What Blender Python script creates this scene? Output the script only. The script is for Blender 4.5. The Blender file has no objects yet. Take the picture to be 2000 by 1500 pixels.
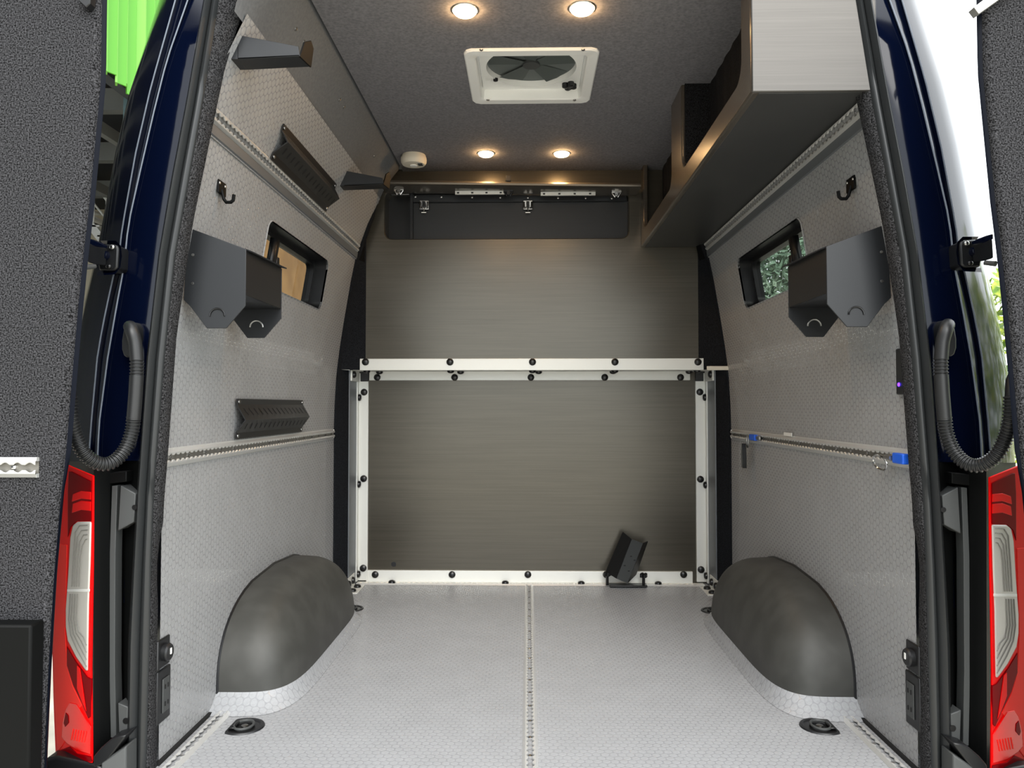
import bpy, bmesh, math, random
import numpy as np
from mathutils import Vector, Matrix
random.seed(7)
SC = bpy.context.scene
COL = SC.collection
# ------------------------------------------------------------------ camera
FPX = 1500.0
CAM = Vector((0, 0, 0.842))
YAW = math.atan(32 / FPX)
PIT = math.atan(42 / FPX)
fwd = Vector((-math.sin(YAW) * math.cos(PIT), math.cos(YAW) * math.cos(PIT), math.sin(PIT)))
rgt = Vector((math.cos(YAW), math.sin(YAW), 0))
upv = rgt.cross(fwd)
cam = bpy.data.objects.new('camera', bpy.data.cameras.new('camera'))
cam.data.sensor_width = 36
cam.data.lens = 36 * FPX / 2000
cam.location = CAM
cam.rotation_euler = (math.pi / 2 + PIT, 0, YAW)
cam.data.clip_start = 0.02
COL.objects.link(cam)
SC.camera = cam
# ------------------------------------------------------------------ world, exposure
EXPOSURE = 1.74
SKY = 1.0
world = bpy.data.worlds.new('sky')
SC.world = world
world.use_nodes = True
wn, wl = world.node_tree.nodes, world.node_tree.links
bg = wn['Background']
tc = wn.new('ShaderNodeTexCoord')
sep = wn.new('ShaderNodeSeparateXYZ')
wl.new(tc.outputs['Generated'], sep.inputs[0])
rmp = wn.new('ShaderNodeValToRGB')
rmp.color_ramp.elements[0].position = 0.0
rmp.color_ramp.elements[0].color = (0.88, 0.95, 1.0, 1)
rmp.color_ramp.elements[1].position = 1.0
rmp.color_ramp.elements[1].color = (1.0, 1.0, 1.0, 1)
wl.new(sep.outputs['Z'], rmp.inputs[0])
wl.new(rmp.outputs[0], bg.inputs['Color'])
bg.inputs['Strength'].default_value = SKY
SC.view_settings.view_transform = 'Standard'
SC.view_settings.look = 'None'
SC.view_settings.exposure = EXPOSURE
SC.view_settings.gamma = 1
SC.view_settings.use_curve_mapping = False
sun = bpy.data.objects.new('sun', bpy.data.lights.new('sun', 'SUN'))
sun.data.energy = 0.9
sun.data.angle = math.radians(40)
sun.data.color = (1, 0.97, 0.92)
sun.rotation_euler = (math.radians(52), 0, math.radians(12))
COL.objects.link(sun)
PUCK_EMIT = 42.0

# ------------------------------------------------------------------ helpers
X0 = 0.0135                       # centre plane of the van


def ray(u, v):
    return rgt * ((u - 1000) / FPX) + fwd - upv * ((v - 750) / FPX)


def P(u, v, y):                   # point of the line of sight at distance y behind the open doors
    r = ray(u, v)
    return CAM + r * (y / r.y)


def PX(u, v, x):
    r = ray(u, v)
    return CAM + r * (x / r.x)


def PZ(u, v, z):
    r = ray(u, v)
    return CAM + r * ((z - CAM.z) / r.z)


def hw(z):                        # half width of the cargo space at height z
    return float(np.interp(z, [-1, .75, .9, 1.0, 1.1, 1.22, 1.4, 1.54, 1.66, 1.77, 1.9],
                           [.885, .885, .881, .873, .861, .843, .813, .785, .742, .69, .60]))


def lin(c):
    return tuple(((x / 255) / 12.92 if x / 255 <= .04045 else ((x / 255 + .055) / 1.055) ** 2.4) for x in c)


class MB:
    def __init__(s, side=1):
        s.v, s.f, s.side = [], [], side      # side -1: mirrored about the centre plane

    def add(s, vs, fs):
        n = len(s.v)
        s.v += [Vector(p) for p in vs]
        s.f += [tuple(n + i for i in f) for f in fs]
        return s

    def box(s, c, size, M=None):
        c = Vector(c)
        h = Vector(size) / 2
        vs = []
        for dx in (-1, 1):
            for dy in (-1, 1):
                for dz in (-1, 1):
                    d = Vector((dx * h.x, dy * h.y, dz * h.z))
                    vs.append(c + (M @ d if M else d))
        return s.add(vs, [(0, 1, 3, 2), (4, 6, 7, 5), (0, 4, 5, 1), (2, 3, 7, 6), (0, 2, 6, 4), (1, 5, 7, 3)])

    def bb(s, x0, x1, y0, y1, z0, z1):
        return s.box(((x0 + x1) / 2, (y0 + y1) / 2, (z0 + z1) / 2), (x1 - x0, y1 - y0, z1 - z0))

    def prism(s, poly, vec):
        vec = Vector(vec)
        n = len(poly)
        vs = [Vector(p) for p in poly] + [Vector(p) + vec for p in poly]
        fs = [tuple(range(n))[::-1], tuple(range(n, 2 * n))]
        fs += [(i, (i + 1) % n, n + (i + 1) % n, n + i) for i in range(n)]
        return s.add(vs, fs)

    def loft(s, lines, closed=False):
        n = len(lines[0])
        vs = [p for l in lines for p in l]
        m = len(lines)
        fs = []
        for j in range(m if closed else m - 1):
            a, b = j * n, ((j + 1) % m) * n
            fs += [(a + i, a + i + 1, b + i + 1, b + i) for i in range(n - 1)]
        return s.add(vs, fs)

    def tube(s, path, r, n=10, caps=True):
        path = [Vector(p) for p in path]
        m = len(path)
        rad = r if isinstance(r, (list, tuple)) else [r] * m
        vs = []
        ref = None
        for i, p in enumerate(path):
            t = (path[min(i + 1, m - 1)] - path[max(i - 1, 0)]).normalized()
            if ref is None:
                ref = t.orthogonal().normalized()
            ref = (ref - t * ref.dot(t))
            ref = ref.normalized() if ref.length > 1e-6 else t.orthogonal().normalized()
            b = t.cross(ref)
            for k in range(n):
                a = 2 * math.pi * k / n
                vs.append(p + (ref * math.cos(a) + b * math.sin(a)) * rad[i])
        fs = []
        for i in range(m - 1):
            for k in range(n):
                fs.append((i * n + k, i * n + (k + 1) % n, (i + 1) * n + (k + 1) % n, (i + 1) * n + k))
        if caps:
            fs.append(tuple(range(n))[::-1])
            fs.append(tuple((m - 1) * n + k for k in range(n)))
        return s.add(vs, fs)

    def lathe(s, prof, n=20, M=None):
        vs, fs = [], []
        for r, z in prof:
            for k in range(n):
                a = 2 * math.pi * k / n
                p = Vector((r * math.cos(a), r * math.sin(a), z))
                vs.append(M @ p if M else p)
        for i in range(len(prof) - 1):
            for k in range(n):
                fs.append((i * n + k, i * n + (k + 1) % n, (i + 1) * n + (k + 1) % n, (i + 1) * n + k))
        fs.append(tuple(range(n))[::-1])
        fs.append(tuple((len(prof) - 1) * n + k for k in range(n)))
        return s.add(vs, fs)

    def mesh(s, name, mat, smooth=35):
        vs = s.v
        fs = s.f
        if s.side < 0:
            vs = [Vector((2 * X0 - p.x, p.y, p.z)) for p in vs]
            fs = [tuple(reversed(f)) for f in fs]
        me = bpy.data.meshes.new(name)
        me.from_pydata([tuple(p) for p in vs], [], fs)
        me.materials.append(mat)
        if smooth:
            me.polygons.foreach_set('use_smooth', [True] * len(me.polygons))
            me.set_sharp_from_angle(angle=math.radians(smooth))
        me.update()
        return me


def put(name, me, parent=None, bevel=0, loc=None, M=None, solid=0, seg=2):
    o = bpy.data.objects.new(name, me)
    COL.objects.link(o)
    if M is not None:
        o.matrix_world = M
    elif loc is not None:
        o.location = loc
    if parent:
        o.parent = parent
        b = o.matrix_basis.copy()
        o.matrix_parent_inverse = root_inverse(parent)
        o.matrix_basis = b
    if solid:
        m = o.modifiers.new('solid', 'SOLIDIFY')
        m.thickness = solid
        m.offset = 0
    if bevel:
        m = o.modifiers.new('bevel', 'BEVEL')
        m.width = bevel
        m.segments = seg
        m.limit_method = 'ANGLE'
        m.angle_limit = math.radians(40)
    return o


def root_inverse(p):
    M = Matrix.Identity(4)
    while p:
        M = p.matrix_parent_inverse @ p.matrix_basis @ M if False else (p.matrix_parent_inverse @ p.matrix_basis) @ M if p.parent is None else p.matrix_parent_inverse @ p.matrix_basis @ M
        break
    if p and p.parent:
        M = world_of(p)
    return M.inverted()


def world_of(o):
    M = o.matrix_parent_inverse @ o.matrix_basis
    return world_of(o.parent) @ M if o.parent else o.matrix_basis.copy()


def ob(name, mb, mat, parent=None, bevel=0, smooth=35, solid=0, seg=2):
    return put(name, mb.mesh(name, mat, smooth), parent, bevel, solid=solid, seg=seg)


def thing(name, label, cat, loc=(0, 0, 0), group=None):
    o = bpy.data.objects.new(name, None)
    o.empty_display_size = .05
    o.location = loc
    COL.objects.link(o)
    return tag(o, label, cat, group)


def tag(o, label, cat, group=None):
    o['label'] = label
    o['category'] = cat
    if group:
        o['group'] = group
    return o


def struct(o):
    o['kind'] = 'structure'
    return o


def lab(o, t):
    o['label'] = t
    return o


# ------------------------------------------------------------------ materials
def mat(name, col, rough=.5, metal=0, spec=.5, emit=0, ecol=None, coat=0, alpha=None):
    m = bpy.data.materials.new(name)
    m.use_nodes = True
    b = m.node_tree.nodes['Principled BSDF']
    b.inputs['Base Color'].default_value = (*lin(col), 1)
    b.inputs['Roughness'].default_value = rough
    b.inputs['Metallic'].default_value = metal
    b.inputs['Specular IOR Level'].default_value = spec
    b.inputs['Coat Weight'].default_value = coat
    b.inputs['Coat Roughness'].default_value = .03
    if emit:
        b.inputs['Emission Strength'].default_value = emit
        b.inputs['Emission Color'].default_value = (*lin(ecol or col), 1)
    return m


def nodes(m):
    nt = m.node_tree
    return nt, nt.nodes, nt.links, nt.nodes['Principled BSDF']


def math_node(nt, op, a, b=None):
    n = nt.nodes.new('ShaderNodeMath')
    n.operation = op
    for i, x in enumerate((a, b)):
        if x is None:
            continue
        if isinstance(x, (int, float)):
            n.inputs[i].default_value = x
        else:
            nt.links.new(x, n.inputs[i])
    return n.outputs[0]


def speckle(m, c1, c2, scale, bump, dist=.002, stretch=(1, 1, 1), lo=.4, hi=.62, detail=2):
    nt, N, L, b = nodes(m)
    t = N.new('ShaderNodeTexCoord')
    mp = N.new('ShaderNodeMapping')
    mp.inputs['Scale'].default_value = stretch
    L.new(t.outputs['Object'], mp.inputs[0])
    n = N.new('ShaderNodeTexNoise')
    n.inputs['Scale'].default_value = scale
    n.inputs['Detail'].default_value = detail
    L.new(mp.outputs[0], n.inputs['Vector'])
    r = N.new('ShaderNodeValToRGB')
    r.color_ramp.elements[0].position = lo
    r.color_ramp.elements[1].position = hi
    r.color_ramp.elements[0].color = (*lin(c1), 1)
    r.color_ramp.elements[1].color = (*lin(c2), 1)
    L.new(n.outputs[0], r.inputs[0])
    L.new(r.outputs[0], b.inputs['Base Color'])
    if bump:
        bp = N.new('ShaderNodeBump')
        bp.inputs['Strength'].default_value = bump
        bp.inputs['Distance'].default_value = dist
        L.new(n.outputs[0], bp.inputs['Height'])
        L.new(bp.outputs[0], b.inputs['Normal'])
    return m


def coin(name, col, axes, pitch=.0205, rough=.38, bump=.5, gap=.14, spec=.5):
    """embossed coin flooring: round studs in a hexagonal pattern"""
    m = mat(name, col, rough, spec=spec)
    nt, N, L, b = nodes(m)
    t = N.new('ShaderNodeTexCoord')
    s = N.new('ShaderNodeSeparateXYZ')
    L.new(t.outputs['Object'], s.inputs[0])
    a, c = s.outputs[axes[0]], s.outputs[axes[1]]
    px, pz = pitch * math.sqrt(3), pitch
    ds = []
    for off in (0.0, 0.5):
        fx = math_node(nt, 'SUBTRACT', math_node(nt, 'FRACT', math_node(nt, 'ADD', math_node(nt, 'DIVIDE', a, px), off + 50)), .5)
        fz = math_node(nt, 'SUBTRACT', math_node(nt, 'FRACT', math_node(nt, 'ADD', math_node(nt, 'DIVIDE', c, pz), off + 50)), .5)
        x = math_node(nt, 'MULTIPLY', fx, px)
        z = math_node(nt, 'MULTIPLY', fz, pz)
        ds.append(math_node(nt, 'SQRT', math_node(nt, 'ADD', math_node(nt, 'MULTIPLY', x, x), math_node(nt, 'MULTIPLY', z, z))))
    d = math_node(nt, 'MINIMUM', ds[0], ds[1])
    mr = N.new('ShaderNodeMapRange')
    mr.interpolation_type = 'SMOOTHSTEP'
    L.new(d, mr.inputs['Value'])
    mr.inputs['From Min'].default_value = pitch * .425
    mr.inputs['From Max'].default_value = pitch * .472
    mr.inputs['To Min'].default_value = 1
    mr.inputs['To Max'].default_value = 0
    no = N.new('ShaderNodeTexNoise')
    no.inputs['Scale'].default_value = 160
    no.inputs['Detail'].default_value = 3
    L.new(t.outputs['Object'], no.inputs['Vector'])
    no2 = N.new('ShaderNodeTexNoise')
    no2.inputs['Scale'].default_value = 9
    L.new(t.outputs['Object'], no2.inputs['Vector'])
    top = math_node(nt, 'MULTIPLY', mr.outputs[0], no.outputs[0])
    h = math_node(nt, 'ADD', mr.outputs[0], math_node(nt, 'MULTIPLY', top, .9))
    L.new(math_node(nt, 'ADD', math_node(nt, 'MULTIPLY', mr.outputs[0], rough - gap), gap), b.inputs['Roughness'])
    bp = N.new('ShaderNodeBump')
    bp.inputs['Strength'].default_value = bump
    bp.inputs['Distance'].default_value = .0008
    L.new(h, bp.inputs['Height'])
    L.new(bp.outputs[0], b.inputs['Normal'])
    k = math_node(nt, 'ADD', math_node(nt, 'MULTIPLY', mr.outputs[0], .12),
                  math_node(nt, 'ADD', math_node(nt, 'MULTIPLY', no.outputs[0], .45), math_node(nt, 'ADD', math_node(nt, 'MULTIPLY', no2.outputs[0], .2), .05)))
    mx = N.new('ShaderNodeMix')
    mx.data_type = 'RGBA'
    L.new(k, mx.inputs['Factor'])
    cl = lin(col)
    mx.inputs['A'].default_value = (*[x * .58 for x in cl], 1)
    mx.inputs['B'].default_value = (*[min(1, x * 1.35) for x in cl], 1)
    L.new(mx.outputs['Result'], b.inputs['Base Color'])
    return m


def laminate(name, col, rough=.36, axis=(.45, .45, 34), metal=0):
    m = mat(name, col, rough, metal, spec=.5)
    nt, N, L, b = nodes(m)
    t = N.new('ShaderNodeTexCoord')
    mp = N.new('ShaderNodeMapping')
    mp.inputs['Scale'].default_value = axis
    L.new(t.outputs['Object'], mp.inputs[0])
    n = N.new('ShaderNodeTexNoise')
    n.inputs['Scale'].default_value = 5
    n.inputs['Detail'].default_value = 5
    n.inputs['Roughness'].default_value = .7
    L.new(mp.outputs[0], n.inputs['Vector'])
    r = N.new('ShaderNodeValToRGB')
    r.color_ramp.elements[0].position = .3
    r.color_ramp.elements[1].position = .72
    c = lin(col)
    r.color_ramp.elements[0].color = (*[x * .86 for x in c], 1)
    r.color_ramp.elements[1].color = (*[x * 1.13 for x in c], 1)
    L.new(n.outputs[0], r.inputs[0])
    L.new(r.outputs[0], b.inputs['Base Color'])
    return m


M_wallcoin = coin('coin_vinyl_wall', (157, 158, 159), ('Y', 'Z'), rough=.46, bump=.4, gap=.035, spec=.75)
M_floorcoin = coin('coin_vinyl_floor', (156, 158, 161), ('Y', 'X'), rough=.46, bump=.35, gap=.2)
M_carpet = speckle(mat('loop_carpet', (40, 40, 42), .95, spec=.15), (9, 9, 10), (84, 84, 87), 320, .9, .004, lo=.36, hi=.76)
M_trimcarpet = speckle(mat('edge_carpet', (40, 40, 42), .95, spec=.15), (14, 14, 15), (78, 78, 80), 300, .9, .004, lo=.36, hi=.76)
M_blackfelt = speckle(mat('black_carpet', (20, 21, 23), .95, spec=.1), (10, 11, 13), (38, 40, 44), 500, .4, .001)
M_ceil = speckle(mat('headliner_fabric', (70, 70, 72), .9, spec=.2), (104, 103, 106), (130, 129, 132), 120, .15, .001, stretch=(1, 1, 1), lo=.3, hi=.75, detail=6)
M_ceil2 = speckle(mat('headliner_side_fabric', (70, 72, 74), 1.0, spec=.05), (104, 106, 108), (116, 118, 120), 120, .05, .001, lo=.3, hi=.75, detail=6)
M_lam = laminate('brushed_laminate', (86, 82, 73), .27, metal=.55)
M_lam2 = laminate('dark_laminate', (94, 89, 82), .24, metal=.55)
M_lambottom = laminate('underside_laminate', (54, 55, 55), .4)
M_lamback = laminate('shaded_locker_laminate', (34, 36, 38), .45)  # the flap's shade is put into this darker laminate colour
M_lamend = laminate('cabinet_end_laminate', (70, 68, 65), .3, metal=.5)

M_alu = mat('aluminium', (200, 200, 197), .4, .85)
M_track = mat('track_aluminium', (222, 222, 219), .3, .55)
M_channel_shade = mat('shaded_channel_aluminium', (150, 147, 140), .4, .6)  # darker than the rail: channel shade put into the colour
M_cover = mat('cover_strip_aluminium', (112, 116, 120), .45, .4)
M_alupaint = mat('satin_aluminium', (224, 224, 218), .5, .35)
M_black = mat('black_powder_coat', (31, 33, 36), .45, spec=.4)
M_blackbrown = mat('black_steel', (24, 24, 25), .38)
M_chock_lit = mat('lit_black_steel', (58, 60, 60), .4)  # lit face of the black chock web, brightness put into the colour
M_bolt = mat('black_bolt', (16, 16, 17), .3)
M_plastic = mat('black_plastic', (20, 21, 23), .4)
M_gplastic = mat('grey_plastic', (62, 64, 64), .55)
M_rubber = mat('seal_rubber', (32, 34, 35), .36)
M_hose = mat('ribbed_hose', (30, 31, 32), .42)
M_vinyl = speckle(mat('black_vinyl', (52, 52, 50), .55, spec=.4), (58, 58, 55), (66, 66, 63), 14, .05, .002)
M_navy = mat('navy_paint', (4, 9, 28), .1, spec=.3)
M_navydull = mat('navy_door_edge', (3, 7, 19), .5, spec=.1)
M_chrome = mat('chrome', (220, 220, 220), .15, 1.0)
M_steel = mat('screw_steel', (170, 170, 168), .3, 1.0)
M_white = mat('white_plastic', (240, 240, 236), .4)
M_cream = mat('cream_plastic', (215, 208, 192), .45)
M_lens = mat('lamp_lens', (255, 220, 165), .4, emit=PUCK_EMIT, ecol=(255, 204, 142))
M_red = mat('red_lens', (246, 12, 14), .35, spec=.06)
M_redlight = mat('bright_red_lens', (255, 56, 48), .4, spec=.05)
M_darkred = mat('dark_red_lens', (124, 0, 8), .3, spec=.03)
M_redref = mat('red_reflector', (244, 8, 8), .2, spec=.3)
M_clear = mat('clear_lens', (196, 193, 186), .2)
M_clear2 = mat('clear_lens_groove', (128, 126, 120), .2)
M_smoke = mat('smoky_plastic', (98, 104, 102), .5, spec=.2)
M_boxblack = mat('box_black', (7, 8, 8), .55, spec=.15)
M_seam_glint = mat('seam_glint', (116, 124, 136), .3)  # sky glint on the pillar ridges put into a pale colour
M_blade = mat('fan_blade_plastic', (82, 88, 86), .5, spec=.1)
M_blue = mat('blue_plastic', (28, 92, 210), .4)
M_dark = mat('dark_void', (8, 8, 9), .9)
M_purple = mat('purple_led', (70, 40, 255), .4, emit=3, ecol=(70, 30, 255))
M_sticker = mat('white_sticker', (230, 230, 225), .5)
M_green = mat('green_cladding', (78, 148, 30), .55)
M_green2 = mat('light_green_cladding', (108, 170, 60), .55)
M_soffit = mat('dark_soffit', (38, 42, 46), .8)
M_beam = mat('painted_beam', (120, 124, 124), .6)
M_post = mat('green_grey_post', (70, 92, 96), .5)
M_tan = speckle(mat('tan_wall', (190, 150, 90), .8), (158, 112, 58), (182, 134, 76), 1.2, 0)
M_creamwall = mat('cream_wall', (222, 214, 190), .8)
M_stair = mat('white_stair_steel', (235, 237, 235), .5)
M_ground = speckle(mat('concrete', (205, 200, 185), .9), (176, 172, 160), (206, 201, 188), 3, 0, detail=6)
M_leaf = speckle(mat('leaf', (150, 180, 50), .6), (88, 128, 24), (196, 206, 70), 4, 0)
M_tree = speckle(mat('tree_leaf', (70, 110, 70), .6), (128, 156, 136), (172, 192, 172), 1, 0)


def glass(name, tint, ior=1.45):
    m = bpy.data.materials.new(name)
    m.use_nodes = True
    nt = m.node_tree
    nt.nodes.clear()
    o = nt.nodes.new('ShaderNodeOutputMaterial')
    mx = nt.nodes.new('ShaderNodeMixShader')
    t = nt.nodes.new('ShaderNodeBsdfTransparent')
    g = nt.nodes.new('ShaderNodeBsdfGlossy')
    g.inputs['Roughness'].default_value = .02
    t.inputs['Color'].default_value = (*tint, 1)
    fr = nt.nodes.new('ShaderNodeFresnel')
    fr.inputs['IOR'].default_value = ior
    nt.links.new(fr.outputs[0], mx.inputs[0])
    nt.links.new(t.outputs[0], mx.inputs[1])
    nt.links.new(g.outputs[0], mx.inputs[2])
    nt.links.new(mx.outputs[0], o.inputs[0])
    return m


M_glass = glass('tinted_glass', (.34, .36, .34))


def rr_radius(th, hx, hy, r):
    """distance from the centre to the edge of a rounded rectangle"""
    c, s = abs(math.cos(th)), abs(math.sin(th))
    lo, hi = 0, hx + hy
    for _ in range(40):
        m = (lo + hi) / 2
        x, y = m * c - (hx - r), m * s - (hy - r)
        d = math.hypot(max(x, 0), max(y, 0)) + min(max(x, y), 0) - r
        if d > 0:
            hi = m
        else:
            lo = m
    return lo


def ring(cx, cy, hx, hy, r, ox0, ox1, oy0, oy1, n=72, sub=1):
    """2-D rows from a rounded hole to a rectangle around it: list of closed loops"""
    th = [2 * math.pi * k / n for k in range(n)]
    th += [math.atan2(y - cy, x - cx) % (2 * math.pi) for x in (ox0, ox1) for y in (oy0, oy1)]
    for sx in (-1, 1):
        for sy in (-1, 1):
            a0 = math.atan2(sy * (hy - r), sx * hx)
            a1 = math.atan2(sy * hy, sx * (hx - r))
            if abs(a1 - a0) < 2:
                th += [(a0 + (a1 - a0) * k / 8) % (2 * math.pi) for k in range(9)]
    th = sorted(set(round(t, 6) for t in th))
    inner, outer = [], []
    for t in th:
        c, s = math.cos(t), math.sin(t)
        q = rr_radius(t, hx, hy, r)
        inner.append((cx + q * c, cy + q * s))
        k = min(((ox1 - cx) / c if c > 1e-9 else (ox0 - cx) / c if c < -1e-9 else 1e9),
                ((oy1 - cy) / s if s > 1e-9 else (oy0 - cy) / s if s < -1e-9 else 1e9))
        outer.append((cx + k * c, cy + k * s))
    rows = []
    for j in range(sub + 1):
        f = j / sub
        rows.append([(a[0] + (b[0] - a[0]) * f, a[1] + (b[1] - a[1]) * f) for a, b in zip(inner, outer)])
    return rows


def close(l):
    return list(l) + [l[0]]


def pl(line, v):                  # interpolate (and extend) a measured outline at height v
    us = [p[0] for p in line]
    vs = [p[1] for p in line]
    if v <= vs[0]:
        return us[0] + (us[1] - us[0]) / (vs[1] - vs[0]) * (v - vs[0])
    if v >= vs[-1]:
        return us[-1] + (us[-1] - us[-2]) / (vs[-1] - vs[-2]) * (v - vs[-1])
    return float(np.interp(v, vs, us))


def world_line(line, y, vs):
    return [P(pl(line, v), v, y) for v in vs]


BOLT = MB().lathe([(.0165, 0), (.0165, .004), (.015, .009), (.010, .0125), (.004, .014)], 16).mesh('bolt', M_bolt)
SCREW = MB().lathe([(.006, 0), (.0055, .002), (.003, .0035)], 10).mesh('screw', M_steel)


def look(n, loc):                 # local +Z along n
    n = Vector(n).normalized()
    q = n.to_track_quat('Z', 'Y')
    return Matrix.Translation(loc) @ q.to_matrix().to_4x4()


def frame_matrix(o, ex, ez):
    ex = Vector(ex).normalized()
    ez = Vector(ez)
    ez = (ez - ex * ez.dot(ex)).normalized()
    ey = ez.cross(ex)
    M = Matrix((ex, ey, ez)).transposed().to_4x4()
    M.translation = o
    return M


# ================================================================== the setting
YR, YB = 1.74, 3.43              # rear threshold and front end of the side panels
YU, YL = 3.50, 3.68              # faces of the upper and lower bulkhead panels
ZC = 1.92
FL = MB().bb(X0 - .93, X0 + .93, 1.70, 3.75, -.04, 0)
struct(ob('floor', FL, M_floorcoin))

WZ = [0, .2, .4, .6, .75, .85, .95, 1.0, 1.05, 1.1, 1.15]
WZ2 = [1.48, 1.51, 1.54, 1.58, 1.62, 1.66, 1.70, 1.74, 1.775]
WY0, WY1, WZ0, WZ1 = 2.33, 3.03, 1.222, 1.415      # window hole


def wall(side, name):
    mp = lambda y, z: Vector((X0 - hw(z), y, z))
    m = MB(side)
    ys = [1.815, 2.2, 2.7, 3.15, YB]
    m.loft([[mp(y, z) for z in WZ] for y in ys])
    zm = [1.15, 1.22, 1.3, 1.4, 1.48]
    m.loft([[mp(y, z) for z in zm] for y in (1.815, 2.2)])
    m.loft([[mp(y, z) for z in zm] for y in (3.15, YB)])
    rows = ring((WY0 + WY1) / 2, (WZ0 + WZ1) / 2, (WY1 - WY0) / 2, (WZ1 - WZ0) / 2, .032, 2.2, 3.15, 1.15, 1.48, sub=4)
    m.loft([close([mp(*p) for p in r]) for r in rows])
    m.loft([[mp(y, z) for z in (1.48, 1.50, 1.515)] for y in (1.815, YB)])
    w = struct(ob(name, m, M_wallcoin))
    m = MB(side)
    m.loft([[mp(y, z) + Vector((.004, 0, 0)) for z in [1.50] + WZ2[1:]] for y in (1.79, YB)])
    ob('upper_panel', m, M_wallcoin, w)
    # window with a deep black frame
    wi = MB(side)
    c = rows[0]
    wi.loft([close([mp(*p) + Vector((dx, 0, 0)) for p in c]) for dx in (.003, .0, -.07)])
    yc, zc = (WY0 + WY1) / 2, (WZ0 + WZ1) / 2
    inn = [(yc + (p[0] - yc) * .93, zc + (p[1] - zc) * .82) for p in c]
    wi.loft([close([mp(*p) + Vector((-.05, 0, 0)) for p in c]), close([mp(*p) + Vector((-.045, 0, 0)) for p in inn]),
             close([mp(*p) + Vector((-.075, 0, 0)) for p in inn])])
    wn_ = struct(ob('window_1' if side > 0 else 'window_2', wi, M_plastic))
    lip = MB(side)
    big = [(yc + (p[0] - yc) * 1.012, zc + (p[1] - zc) * 1.03) for p in c]
    lip.loft([close([mp(*p) + Vector((.001, 0, 0)) for p in big]), close([mp(*p) + Vector((.004, 0, 0)) for p in c]),
              close([mp(*p) + Vector((-.004, 0, 0)) for p in c])])
    ob('window_edging', lip, M_wallcoin, wn_)
    ym = 2.52
    g = MB(side)
    g.add([mp(ym - .02, 1.25) + Vector((-.04, 0, 0)), mp(ym + .02, 1.25) + Vector((-.04, 0, 0)), mp(ym + .02, 1.395) + Vector((-.04, 0, 0)), mp(ym - .02, 1.395) + Vector((-.04, 0, 0))], [(0, 1, 2, 3)])
    ob('mullion', g, M_plastic, wn_, solid=.02)
    g = MB(side)
    g.box(mp(ym + .03, 1.315) + Vector((-.035, 0, 0)), (.02, .025, .05))
    ob('window_latch', g, M_plastic, wn_, bevel=.003)
    for a, b in ((WY0 + .02, ym), (ym, WY1 - .02)):
        g = MB(side)
        g.add([mp(a, 1.235) + Vector((-.06, 0, 0)), mp(b, 1.235) + Vector((-.06, 0, 0)), mp(b, 1.40) + Vector((-.06, 0, 0)), mp(a, 1.40) + Vector((-.06, 0, 0))], [(0, 1, 2, 3)])
        ob('glass_pane', g, M_glass, wn_)
    b = MB(side).bb(X0 - .887, X0 - .876, 1.80, 2.16, 0, .007)
    struct(ob('floor_gap_left' if side > 0 else 'floor_gap_right', b, M_dark))  # thin black strip drawn for the dark gap at the wall foot


wall(1, 'wall_left')
wall(-1, 'wall_right')

# ceiling: flat headliner, sloping side strips
c = MB()
cr = ring(.010, 2.493, .172, .170, .012, X0 - .59, X0 + .75, 1.74, 3.62)
c.loft([close([Vector((x, y, ZC + .02)) for x, y in cr[0]]), close([Vector((x, y, ZC)) for x, y in cr[0]]),
        close([Vector((x, y, ZC)) for x, y in cr[1]]), close([Vector((x, y, ZC + .02)) for x, y in cr[1]])])
ceil = struct(ob('ceiling', c, M_ceil))
for side in (1, -1):
    m = MB(side)
    m.loft([[Vector((X0 - x, y, z)) for x, z in ((.694, 1.755), (.69, 1.775), (.672, 1.815), (.64, 1.865), (.603, 1.912), (.597, 1.935))] for y in (1.74 if side > 0 else 1.80, 2.4, 3.0, 3.45)])
    o = ob('side_strip', m, M_ceil2, ceil)
    if side > 0:
        for u, v in ((575, 166), (591, 165), (670, 283), (662, 135), (730, 256)):
            p = PX(u, v, X0 - .645)
            put('screw', SCREW, ceil, M=look((.8, 0, -.6), Vector((X0 - .6425, p.y, 1.861))))
m = MB()
rr_ = ring(.010, 2.478, .19, .19, .19, X0 - 1.0, X0 + 1.0, 1.80, 5.2)
m.loft([close([Vector((x, y, ZC + .03)) for x, y in rr_[0]]), close([Vector((x, y, ZC + .16)) for x, y in rr_[0]]), close([Vector((x, y, ZC + .16)) for x, y in rr_[1]]), close([Vector((x, y, ZC + .03)) for x, y in rr_[1]])])
ob('roof_lining', m, M_dark, ceil)

# black carpeted side jambs at the front end of the cargo space
for side, nm in ((1, 'trim_1'), (-1, 'trim_2')):
    m = MB(side)
    zs = [0, .5, .85, 1.0, 1.1, 1.3, 1.5, 1.7, 1.95]
    for zs, xe in (([0, .3, .6, .85, 1.004], .834), ([1.004, 1.1, 1.3, 1.5, 1.7, 1.95], .765)):
        m.loft([[Vector((X0 - hw(min(z, 1.78)) - .02, YB - .003, z)) for z in zs],
                [Vector((X0 - hw(min(z, 1.78)) + .008, YB - .003, z)) for z in zs],
                [Vector((X0 - hw(min(z, 1.78)) + .014, YB + .012, z)) for z in zs],
                [Vector((X0 - max(xe, .0), YU - .004, z)) for z in zs],
                [Vector((X0 - xe + (.0 if xe > .8 else .05), YU + .03, z)) for z in zs], [Vector((X0 - xe + (.0 if xe > .8 else .05), YL + .03, z)) for z in zs]])
    struct(ob(nm, m, M_blackfelt))

# ================================================================== bulkhead

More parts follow.
